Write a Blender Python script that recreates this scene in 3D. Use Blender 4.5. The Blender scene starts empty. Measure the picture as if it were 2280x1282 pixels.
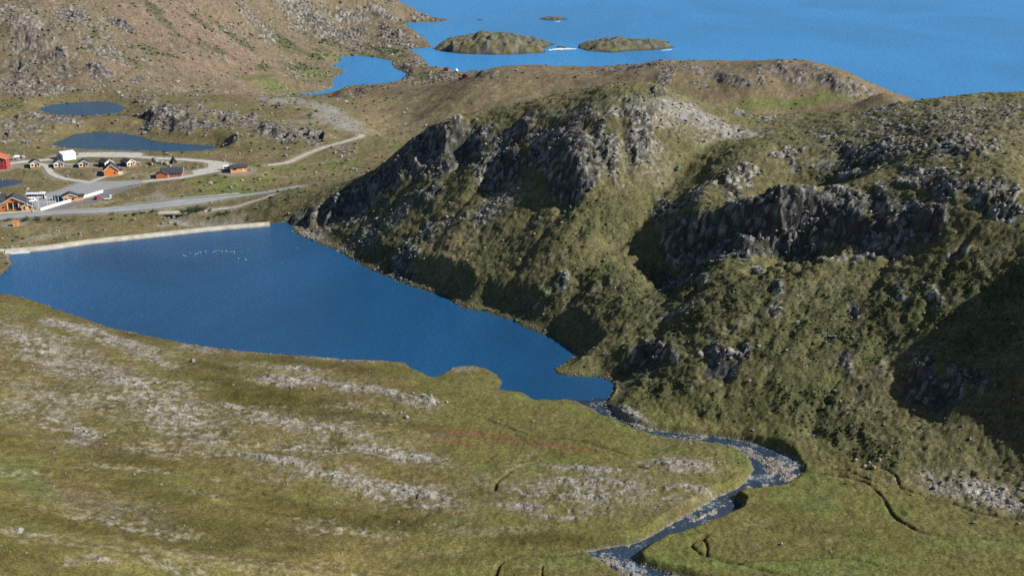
import bpy, math, random
import numpy as np
from mathutils import Vector, Matrix

# ------------------------------------------------------------------ camera, sky, sun, exposure
scene = bpy.context.scene
COL = scene.collection
HC, PITCH, FPX = 170.0, math.radians(18.0), 2750.0      # camera height (m), downward pitch, focal length in photo pixels
cam_d = bpy.data.cameras.new('camera')
cam = bpy.data.objects.new('camera', cam_d); COL.objects.link(cam)
cam.location = (0, 0, HC); cam.rotation_euler = (math.pi/2 - PITCH, 0, 0)
cam_d.sensor_width = 36.0; cam_d.lens = 36.0*FPX/2280.0
cam_d.clip_start = 1.0; cam_d.clip_end = 60000.0
scene.camera = cam

SUN_EL, SUN_BACK = math.radians(36.0), math.radians(12.5)   # sun stands to the right, a little behind the camera
sunv = Vector((math.cos(SUN_BACK)*math.cos(SUN_EL), -math.sin(SUN_BACK)*math.cos(SUN_EL), math.sin(SUN_EL)))
world = bpy.data.worlds.new('World'); scene.world = world; world.use_nodes = True
wn = world.node_tree
bg = wn.nodes['Background']
sky = wn.nodes.new('ShaderNodeTexSky'); sky.sky_type = 'NISHITA'; sky.sun_disc = False
sky.sun_elevation = SUN_EL; sky.sun_rotation = math.atan2(sunv.x, sunv.y)
sky.air_density = 1.0; sky.dust_density = 0.3; sky.ozone_density = 2.0; sky.altitude = 100
wn.links.new(sky.outputs[0], bg.inputs[0]); bg.inputs[1].default_value = 0.05
sl = bpy.data.lights.new('sun', 'SUN'); sl.energy = 5.0; sl.angle = math.radians(0.5); sl.color = (1.0, 0.95, 0.87)
so = bpy.data.objects.new('sun', sl); COL.objects.link(so)
so.rotation_euler = sunv.to_track_quat('Z', 'Y').to_euler(); so.location = (300, -100, 400)
vs = scene.view_settings
vs.view_transform = 'Standard'; vs.look = 'None'; vs.exposure = 0.4; vs.gamma = 1.0; vs.use_curve_mapping = False
scene.cycles.max_bounces = 4; scene.cycles.diffuse_bounces = 2; scene.cycles.glossy_bounces = 2
scene.cycles.transmission_bounces = 2; scene.cycles.volume_bounces = 0; scene.cycles.caustics_reflective = False
scene.cycles.caustics_refractive = False; scene.cycles.sample_clamp_direct = 2.5; scene.cycles.sample_clamp_indirect = 3.0; scene.cycles.use_denoising = False; scene.render.filter_size = 1.2

random.seed(7); RNG = np.random.default_rng(11)
f32 = np.float32
SEA, LAKE = 0.0, 25.0

# ------------------------------------------------------------------ numeric helpers
def ray(px, py):
    u, v = (px-1140)/FPX, (641-py)/FPX
    c, s = math.cos(PITCH), math.sin(PITCH)
    return u, c + v*s, -s + v*c
def at_z(px, py, z):
    a, b, c = ray(px, py); t = (z-HC)/c
    return (a*t, b*t)
def at_y(px, py, Y):
    a, b, c = ray(px, py); t = Y/b
    return (a*t, Y, HC + c*t)
def smooth(a, b, x):
    t = np.clip((x-a)/(b-a), 0, 1); return t*t*(3-2*t)
_perm = np.random.default_rng(3).permutation(4096).astype(np.int32)
_ga = np.random.default_rng(4).uniform(0, 2*np.pi, 4096)
_gx, _gy = np.cos(_ga).astype(f32), np.sin(_ga).astype(f32)
_rv = np.random.default_rng(5).uniform(0, 1, 4096).astype(f32)
def _h(ix, iy, seed):
    return _perm[(_perm[(ix + seed*131) & 4095] + iy*57 + seed*17) & 4095]
def perlin(x, y, seed=0):
    x = np.asarray(x, dtype=f32); y = np.asarray(y, dtype=f32)
    fx, fy = np.floor(x), np.floor(y); ix, iy = fx.astype(np.int32), fy.astype(np.int32)
    dx, dy = x-fx, y-fy
    u, v = dx*dx*dx*(dx*(dx*6-15)+10), dy*dy*dy*(dy*(dy*6-15)+10)
    def g(i, j, a, b):
        k = _h(ix+i, iy+j, seed); return _gx[k]*a + _gy[k]*b
    n0 = g(0, 0, dx, dy); n1 = g(1, 0, dx-1, dy); n2 = g(0, 1, dx, dy-1); n3 = g(1, 1, dx-1, dy-1)
    a = n0 + u*(n1-n0); b = n2 + u*(n3-n2)
    return (a + v*(b-a))*1.5
def fbm(x, y, o=4, seed=0, gain=.5):
    s = 0; a = 1.0; t = 0
    for i in range(o):
        s = s + a*perlin(x*(2.03**i), y*(2.03**i), seed+i); t += a; a *= gain
    return s/t
def ridged(x, y, o=3, seed=0):
    s = 0; a = 1.0; t = 0
    for i in range(o):
        s = s + a*(1-np.abs(perlin(x*(2.1**i), y*(2.1**i), seed+i))*1.6); t += a; a *= .5
    return s/t
def cells(x, y, seed=0):
    """worley: distance to nearest, second nearest and the random value of the nearest cell"""
    x = np.asarray(x, dtype=f32); y = np.asarray(y, dtype=f32)
    ix, iy = np.floor(x).astype(np.int32), np.floor(y).astype(np.int32)
    d1 = np.full(x.shape, 9, f32); d2 = d1.copy(); val = np.zeros(x.shape, f32)
    for i in (-1, 0, 1):
        for j in (-1, 0, 1):
            k = _h(ix+i, iy+j, seed)
            qx = ix+i+_rv[k]; qy = iy+j+_rv[(k+777) & 4095]
            d = (qx-x)**2 + (qy-y)**2
            n = d < d1
            d2 = np.where(n, d1, np.minimum(d2, d)); val = np.where(n, _rv[(k+1999) & 4095], val); d1 = np.where(n, d, d1)
    return np.sqrt(d1), np.sqrt(d2), val
def seg_dist(x, y, pts, R=60.0, closed=False):
    """distance to a polyline, exact within R, R beyond"""
    pts = np.asarray(pts, float); out = np.full(x.shape, R, f32)
    xr = x.ravel(); yr = y.ravel(); o = out.ravel()
    sel = np.nonzero((xr > pts[:, 0].min()-R) & (xr < pts[:, 0].max()+R) & (yr > pts[:, 1].min()-R) & (yr < pts[:, 1].max()+R))[0]
    if len(sel) == 0: return out
    sx, sy = xr[sel], yr[sel]; best = np.full(sx.shape, R*R, f32)
    n = len(pts)
    for i in range(n if closed else n-1):
        a, b = pts[i], pts[(i+1) % n]; d = b-a; l2 = float(d@d) + 1e-9
        t = np.clip(((sx-a[0])*d[0] + (sy-a[1])*d[1])/l2, 0, 1)
        q = (sx-a[0]-t*d[0])**2 + (sy-a[1]-t*d[1])**2
        best = np.minimum(best, q)
    o[sel] = np.sqrt(best)
    return o.reshape(x.shape)
def inside(x, y, pts):
    pts = np.asarray(pts, float); r = np.zeros(x.shape, bool)
    n = len(pts)
    bb = (x > pts[:, 0].min()) & (x < pts[:, 0].max()) & (y > pts[:, 1].min()) & (y < pts[:, 1].max())
    sx, sy = x[bb], y[bb]; c = np.zeros(sx.shape, bool)
    for i in range(n):
        x0, y0 = pts[i]; x1, y1 = pts[(i+1) % n]
        if y0 == y1: continue
        k = ((y0 > sy) != (y1 > sy)) & (sx < (x1-x0)*(sy-y0)/(y1-y0)+x0)
        c ^= k
    r[bb] = c
    return r
def sdf(x, y, pts, R=60.0):
    d = seg_dist(x, y, pts, R, True); i = inside(x, y, pts)
    return np.where(i, -d, d)
def spline(pts, n=6):
    pts = [np.array(p, float) for p in pts]; out = []
    for i in range(len(pts)-1):
        p0, p1, p2, p3 = pts[max(i-1, 0)], pts[i], pts[i+1], pts[min(i+2, len(pts)-1)]
        for k in range(n):
            t = k/n
            out.append(.5*((2*p1) + (p2-p0)*t + (2*p0-5*p1+4*p2-p3)*t*t + (3*p1-p0-3*p2+p3)*t**3))
    out.append(pts[-1]); return np.array(out)

# ------------------------------------------------------------------ lie of the land: known heights along what the photograph shows
# (px, py, height): a photo point whose height above the sea is known;  region letters: n near slope, v valley, h hill, t village, l headland, m mountain
Z = []
def zp(reg, *pts):
    for p in pts: x, y = at_z(p[0], p[1], p[2]); Z.append((x, y, p[2], reg))
def yp(reg, *pts):
    for p in pts: x, y, z = at_y(p[0], p[1], p[2]); Z.append((x, y, z, reg))
def wp(reg, *pts):
    for p in pts: Z.append((p[0], p[1], p[2], reg))
# valley floor
zp('v', (1200,935,26.8), (1080,965,26.8), (1300,1000,27.2), (1230,1060,28.6), (1420,1060,29.2), (1560,1040,28.2), (1400,1140,28.4), (1150,1140,28.6),
   (1850,1110,27.6), (1700,1200,27.8), (2100,1190,28.6), (2280,1230,29.2), (1900,1282,28.4), (1250,1290,28.0), (1000,1290,29.2), (1600,1300,28.2), (1050,835,26.3),
   (1300,960,26.6), (1500,955,26.4), (1640,965,26.6), (1800,1010,27.2), (1960,1060,28.0), (1950,1190,28.2))
wp('v', (60,200,29), (150,215,30), (0,150,32), (110,120,33), (200,150,33), (300,180,36))
# near slope on the left
zp('n', (850,1282,31.0), (700,1282,34.5), (400,1282,43), (0,1282,59), (200,1150,48), (0,1100,53), (0,980,47), (0,860,41), (0,760,35.5), (-80,700,33),
   (300,1030,39.5), (500,930,33.5), (600,1060,34), (820,1040,30.5), (900,1130,30.6), (800,900,28.6), (920,900,27.8), (640,850,29.2), (300,870,35), (150,770,31.5),
   (300,790,29.5), (450,815,28.2), (700,1180,33.5), (450,1130,40), (560,980,33.6), (700,960,31.2))
wp('n', (-120,140,72), (-40,110,58), (-220,240,78), (-260,330,62), (-280,400,44), (-120,40,95), (0,20,75), (-300,150,110))
# hill on the right of the lake: crest, slope, cliffs, gully
zp('h', (662,493,26.5), (700,455,33), (760,425,38), (830,385,47), (880,340,57), (950,292,67), (1040,268,74), (1190,242,83), (1330,228,90), (1480,230,90.5),
   (1560,262,84), (1640,280,80.5), (1700,277,79.5), (1800,264,81), (1900,250,85.5), (2010,231,91), (2150,218,96), (2280,218,98))
def slope_line(p0, p1, n, belly=.06, reg='h'):
    """even hillside between a foot and a brow, both given as (px, py, height)"""
    x0, y0 = at_z(*p0); x1, y1 = at_z(*p1)
    for i in range(1, n+1):
        s = i/(n+1); Z.append((x0+(x1-x0)*s, y0+(y1-y0)*s, p0[2]+(p1[2]-p0[2])*(s+belly*math.sin(math.pi*s)), reg))
gully = [(1640,295,79), (1560,335,74), (1500,395,66), (1440,470,57), (1370,540,48), (1290,640,37.5), (1220,720,29)]
zp('h', *gully)
for ft, br, n in [((760,562,25.5),(760,425,38),2), ((830,602,25.5),(830,385,47),2), ((900,632,25.5),(900,325,60),3), ((950,648,25.5),(950,292,67),3), ((1040,690,25.5),(1040,268,74),4), ((1120,708,25.5),(1120,254,78.5),4), ((1190,738,25.5),(1190,242,83),4),
                  ((1260,675,34),(1260,234,87),3), ((1330,590,43),(1330,228,90),3), ((1410,505,53),(1410,228,90.5),2), ((1480,420,63),(1480,230,90.5),2),
                  ((1330,840,25.6),(1330,590,43),2), ((1410,890,27),(1410,505,53),3), ((1480,930,27),(1480,560,48),3)]: slope_line(ft, br, n)
for px_, foot, brow, crest in [(1560,(955,27.5),(445,66.5),None), (1640,(968,27.5),(405,74),(282,80)), (1760,(990,28),(375,79),(270,80.3)), (1880,(1015,28),(400,77),(253,84.3)), (2000,(1030,29),(400,80),(233,90)), (2140,(1040,30.5),(400,84.5),(219,95.3)), (2280,(1060,31.5),(400,87),(218,98))]:
    zp('h', (px_, foot[0], foot[1]), (px_, brow[0], brow[1])); slope_line((px_,)+foot, (px_,)+brow, 4, .03)
    if crest: slope_line((px_,)+brow, (px_,)+crest, 1, .12)
zp('h', (1490,590,45), (1600,570,48.2), (1700,533,54), (1780,505,58), (1600,422,72), (1700,392,77.5), (1520,470,63.5), (1800,410,76.5))
wp('h', (180,372,80), (172,345,78), (161,322,85), (157,308,84), (157,294,76), (165,281,60), (173,268,44), (195,300,68), (230,330,95), (230,400,104), (300,420,106), (190,265,36), (400,350,120), (330,260,70), (420,450,110), (600,480,90), (700,600,40),
   (-60,600,34), (0,590,50), (40,575,62), (90,560,68), (140,520,78), (190,500,84), (250,490,92), (330,500,92), (200,520,72))
# ground between the hill and the headland (hidden)
wp('l', (20,660,33), (90,650,36), (160,620,42), (220,610,46), (300,590,55), (420,620,45), (500,700,20))
# headland
yp('l', (790,190,965), (850,189,945), (930,188,935), (1030,184,925), (1100,152,850), (1200,149,830), (1300,156,815), (1400,148,800), (1480,134,790), (1560,143,780), (1650,142,770), (1740,133,760), (1830,147,750),
   (1870,168,735), (1950,198,712), (2000,228,690))
yp('l', (2050,252,690), (2110,252,690), (2180,252,680), (2030,243,720))
zp('l', (850,300,26), (820,255,27), (930,260,30), (1000,228,40), (1100,200,47), (1200,220,46), (1300,215,49), (1400,200,54), (1500,200,55), (1600,200,56), (1700,240,47), (1700,190,60), (1850,232,50), (1940,236,49), (900,215,31), (1000,195,40), (830,215,26), (1050,170,24))
wp('l', (-150,1010,8), (-60,1000,8), (0,985,12), (60,960,14), (130,930,20), (200,900,26), (280,870,20), (340,800,16), (400,740,10))
# village flat, outcrops, ponds
zp('t', (0,482,22), (100,476,22.4), (220,470,22.8), (390,455,24), (540,437,24), (655,420,23.6), (100,535,21), (250,515,20.5), (420,497,18.6), (560,480,22.5), (600,455,26.5), (520,470,23), (0,525,22), (330,485,20.5),
   (180,430,24), (60,450,23.6), (280,410,24.3), (400,392,25), (80,370,25), (250,365,25.4), (480,375,25.6), (560,385,25.5), (60,400,23.2), (150,395,24), (300,350,25), (500,345,25.5), (450,410,25), (560,415,22.5),
   (640,366,26), (720,335,28), (800,306,30.5), (700,400,23.5), (760,385,25), (800,350,28), (330,340,24.8), (150,330,25),
   (300,318,24.3), (120,290,28), (180,245,29.6), (300,270,29.5), (350,245,35.5), (400,262,33), (430,290,29.5), (520,285,32), (600,280,33), (680,295,31), (560,245,34), (650,225,33), (700,222,31), (720,245,33.5), (780,280,30.5), (30,330,27), (0,270,32), (60,235,33), (420,225,33), (300,215,32.5), (500,215,34))
wp('t', (-320,560,24), (-340,650,26), (-420,620,34), (-320,480,30), (-420,520,45), (-500,700,45), (-300,460,34))
# mountain side on the left and the far shore
yp('m', (0,150,905), (0,60,945), (0,0,1000), (0,200,860), (120,180,880), (200,150,905), (250,80,985), (300,100,985), (300,190,905), (300,0,1075), (420,190,950), (400,120,1010), (500,100,1085), (500,170,1010), (500,0,1185), (600,100,1185), (560,40,1195),
   (600,170,1050), (650,170,1105), (420,50,1090), (600,195,1035), (650,222,890), (700,222,905), (750,217,940), (690,219,985), (740,215,1005), (640,218,965), (690,217,1030), (150,60,960), (560,205,985), (480,205,950))
zp('m', (700,180,3), (700,130,9), (650,80,22), (730,100,8), (820,110,4), (890,120,3.5), (880,170,4), (930,150,5), (960,172,5))
yp('m', (700,20,1470), (780,5,1560), (850,5,1600), (640,10,1400), (760,60,1480), (860,60,1500), (900,75,1460), (800,90,1420))
zp('m', (940,42,3), (905,40,9))
wp('m', (-230,1290,24), (-500,1100,130), (-350,1150,110), (-300,1400,110), (-600,900,110), (-650,1300,180), (-300,1600,110), (-230,1700,50), (-450,800,80), (-500,1700,170), (-60,1900,0), (-200,1580,48))
Zx = np.array([p[0] for p in Z]); Zy = np.array([p[1] for p in Z]); Zz = np.array([p[2] for p in Z]); Zr = np.array([p[3] for p in Z])
GX0, GY0, GS = -760.0, 0.0, 5.0
gnx, gny = 340, 380
def kern(r2): return (r2+110.0)**0.75
def tps():
    n = len(Zx)
    K = kern((Zx[:, None]-Zx)**2 + (Zy[:, None]-Zy)**2); K[np.arange(n), np.arange(n)] -= np.where(Zr == 'h', 5.0, np.where(Zr == 'n', 5.0, 2.0))
    P = np.stack([np.ones(n), Zx, Zy], 1)
    A = np.zeros((n+3, n+3)); A[:n, :n] = K; A[:n, n:] = P; A[n:, :n] = P.T
    w = np.linalg.solve(A, np.concatenate([Zz, np.zeros(3)]))
    gx = GX0 + GS*np.arange(gnx); gy = GY0 + GS*np.arange(gny)
    X, Y = np.meshgrid(gx, gy); h = w[n] + w[n+1]*X + w[n+2]*Y
    near = np.full(X.shape, 1e12); idx = np.zeros(X.shape, int)
    for i in range(n):
        r2 = (X-Zx[i])**2 + (Y-Zy[i])**2
        h += w[i]*kern(r2)
        k = r2 < near; near[k] = r2[k]; idx[k] = i
    return h, Zr[idx]
HG, RG = tps()
HG = HG.astype(f32)
def hbase(x, y):
    """smooth height of the land (bicubic lookup)"""
    gx = np.clip((np.asarray(x, f32)-GX0)/GS, 1, gnx-3.001); gy = np.clip((np.asarray(y, f32)-GY0)/GS, 1, gny-3.001)
    ix, iy = gx.astype(int), gy.astype(int); tx, ty = gx-ix, gy-iy
    def w4(t):
        return [(-t+2*t*t-t**3)/2, (2-5*t*t+3*t**3)/2, (t+4*t*t-3*t**3)/2, (-t*t+t**3)/2]
    wx, wy = w4(tx), w4(ty); s = 0
    for j in range(4):
        r = 0
        for i in range(4): r = r + wx[i]*HG[iy+j-1, ix+i-1]
        s = s + wy[j]*r
    return s
_Y = np.concatenate([np.arange(100, 650, .5), np.arange(650, 1800, 1.0)])
def hit(px, py):
    a, b, c = ray(px, py); t = _Y/b
    h = np.maximum(hbase(a*t, _Y), SEA); k = np.nonzero(HC + c*t < h)[0]
    i = k[0] if len(k) else len(_Y)-1
    return (float(a*t[i]), float(_Y[i]))

# ------------------------------------------------------------------ water outlines
lake_px = [(30,560),(100,554),(150,548),(200,540),(300,531),(380,521),(489,511),(598,503),(631,499),(640,493),(650,493),(650,507),(653,515),(670,527),(707,540),(751,558),(810,594),(860,615),(911,636),(991,661),
 (1008,675),(1038,688),(1072,692),(1102,703),(1142,715),(1176,732),(1230,752),(1257,769),(1283,792),(1263,803),(1232,822),(1234,830),(1263,838),(1330,840),(1364,850),(1365,868),(1352,888),(1330,915),(1286,897),(1259,890),(1238,893),(1191,890),(1164,873),(1112,868),
 (1118,848),(1108,833),(1085,820),(1050,813),(1005,818),(980,834),(965,839),(915,819),(900,808),(850,803),(760,800),(700,793),(600,788),(500,777),(400,762),(250,730),(150,697),(60,664),(0,652),(-120,630),(-170,605),(-60,612),(0,618),(12,604),(28,590),(22,575)]
LAKE_P = np.array([at_z(x, y, LAKE) for x, y in lake_px])
YR = at_z(1340, 905, LAKE)[1]
def wlevel(y): return LAKE + 0.010*np.maximum(0, YR-y)
def at_w(px, py):
    z = LAKE
    for _ in range(6): x, y = at_z(px, py, z); z = float(wlevel(y))
    return (x, y)
right_bank = [(1338,893),(1350,906),(1375,930),(1410,947),(1445,957),(1480,962),(1520,966),(1560,970),(1600,975),(1650,983),(1690,992),(1730,1003),(1765,1020),(1784,1038),(1784,1052),(1768,1067),(1740,1080),(1700,1091),(1660,1099),(1622,1110),
 (1640,1112),(1652,1124),(1646,1140),(1610,1161),(1560,1180),(1520,1193),(1480,1202),(1450,1216),(1425,1232),(1415,1243),(1422,1256),(1460,1270),(1520,1284),(1600,1310),(1700,1360)]
left_bank = [(1290,897),(1326,916),(1353,935),(1387,946),(1417,959),(1468,972),(1520,981),(1570,985),(1620,993),(1655,1007),(1674,1026),(1680,1046),(1666,1070),(1640,1089),(1600,1106),(1560,1130),(1530,1149),(1500,1164),(1470,1184),(1430,1204),(1400,1214),(1345,1221),(1307,1230),(1320,1246),(1360,1270),(1400,1295),(1480,1350),(1560,1400)]
RIVER_P = np.array([at_w(x, y) for x, y in right_bank + left_bank[::-1]])
def zpoly(pts, z): return np.array([at_z(x, y, z) for x, y in pts])
pond1 = zpoly([(86,243),(110,234),(180,227),(230,226),(262,232),(278,243),(262,253),(200,258),(130,257),(100,251)], 29.6)
pond2 = zpoly([(115,322),(140,312),(165,300),(210,295),(262,297),(300,303),(350,316),(400,321),(470,325),(490,331),(440,337),(380,338),(300,335),(220,333),(150,330)], 24.3)
pond3 = zpoly([(-60,398),(-10,402),(30,401),(48,405),(36,412),(0,418),(-60,420)], 22.9)
lagoon = zpoly([(644,211),(684,216),(744,211),(772,192),(835,189),(888,186),(906,164),(876,151),(873,136),(835,128),(788,125),(754,127),(761,136),(737,145),(768,158),(740,176),(741,195),(711,204)], SEA)
# coast: land lies to the left of the walk round the shore
coast = [tuple(at_z(x, y, 0)) for x, y in [(840,-14),(890,12),(925,33),(960,38),(1009,45),(969,50),(902,51),(905,58),(938,80),(958,99),(965,106),(909,111),(930,121),(945,134),(957,148),(990,157),(1030,165),(1050,156),(1075,158),(1095,164)]]
coast += [(20,1010),(90,990),(160,960),(230,935),(300,905),(350,860),(390,800),(430,745),(480,725),(560,700),(680,690),(800,640),(1200,500),(1200,-300),(-1200,-300),(-1200,2600),(-260,2600),(-250,2200)]
coast = np.array(coast)
isle_a = zpoly([(962,110),(996,117),(1036,121),(1100,123),(1164,121),(1217,117),(1212,108),(1238,99),(1200,88),(1130,74),(1060,75),(1000,85),(978,98)], SEA)
isle_b = zpoly([(1285,107),(1311,115),(1360,118),(1400,115),(1469,111),(1505,106),(1480,101),(1492,94),(1440,88),(1370,86),(1310,92),(1290,99)], SEA)
isle_c = zpoly([(1200,43),(1230,47),(1268,44),(1250,39),(1215,38)], SEA)

# ------------------------------------------------------------------ roads and tracks (centre lines on the ground, half width in metres)
def gl(pts, n=5): return spline([hit(x, y) for x, y in pts], n)
ROADS = {
 'main_road': (gl([(-90,492),(0,485),(60,480),(100,476),(160,472),(220,470),(300,463),(380,454),(460,445),(540,436),(600,428),(640,421),(668,416)]), 3.6),
 'gravel_road': (gl([(318,405),(360,401),(400,396),(440,389),(480,381),(510,374),(500,366),(470,361),(430,358),(390,355),(340,352),(300,350),(240,349),(200,348),(160,351),(110,356),(70,359),(30,364),(-30,374)]), 2.7),
 'cabin_path': (gl([(90,366),(104,372),(112,384),(126,393),(150,400),(185,405),(205,407)]), 1.7),
 'house_path': (gl([(205,405),(225,397),(252,388),(275,384)]), 1.3),
 'cabin_row_path': (gl([(90,366),(130,367),(190,367),(250,366),(310,362)]), 1.1),
 'gravel_track': (gl([(596,369),(620,366),(645,361),(680,345),(720,330),(760,318),(800,307),(806,300)]), 1.9),
 'dam_track': (gl([(455,471),(490,466),(525,461),(560,450),(590,441),(612,432)]), 1.2),
}
LOTS = {
 'car_park': np.array([hit(x, y) for x, y in [(60,446),(64,436),(100,432),(132,424),(165,411),(188,404),(250,405),(335,401),(332,407),(266,418),(230,427),(205,436),(170,446),(130,457),(92,469),(80,468),(70,456)]]),
 'access_road': np.array([hit(x, y) for x, y in [(92,471),(150,454),(200,441),(232,429),(270,419),(318,408),(300,415),(268,425),(250,432),(237,443),(216,450),(170,457),(150,463),(146,470),(160,474),(96,479)]]),
 'gravel_yard': np.array([hit(x, y) for x, y in [(440,360),(500,361),(522,368),(514,376),(470,385),(430,389),(425,381),(462,374),(462,366)]]),
 'storage_yard': np.array([hit(x, y) for x, y in [(175,341),(250,339),(315,341),(322,347),(300,351),(200,350),(170,350)]]),
}

# ------------------------------------------------------------------ ground patches: ellipses laid on the land (photo centre, half axes, tilt)
class Patch:
    def __init__(s, px, py, rx, ry, rot=0):
        r = math.radians(rot); c = np.array(hit(px, py)); D = math.hypot(c[1], HC)
        def arm(dx, dy, lim):
            p = np.array(hit(px+dx, py+dy))-c; q = np.array(hit(px-dx, py-dy))-c
            p = p if np.hypot(*p) < np.hypot(*q) else -q
            n = np.hypot(*p); 
            return p*min(1, lim/max(n, .01))
        a = arm(rx*math.cos(r), -rx*math.sin(r), 1.6*rx*D/FPX + 3)
        b = arm(ry*math.sin(r), ry*math.cos(r), 6.0*ry*D/FPX + 3)
        M = np.stack([a, b], 1)
        if abs(np.linalg.det(M)) < .15*np.hypot(*a)*np.hypot(*b):
            b = np.array([-a[1], a[0]])*(ry/rx)*1.5; M = np.stack([a, b], 1)
        s.c = c; s.inv = np.linalg.inv(M); s.R = 2.3*(np.hypot(*a)+np.hypot(*b))
    def eval(s, x, y, out, k, warp, fall=(1.3, .45)):
        sel = (np.abs(x-s.c[0]) < s.R) & (np.abs(y-s.c[1]) < s.R)
        dx, dy = x[sel]-s.c[0], y[sel]-s.c[1]
        u = s.inv[0, 0]*dx + s.inv[0, 1]*dy; v = s.inv[1, 0]*dx + s.inv[1, 1]*dy
        r = np.sqrt(u*u+v*v) + warp[sel]*.55
        out[sel] = np.maximum(out[sel], k*smooth(fall[0], fall[1], r))
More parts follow.
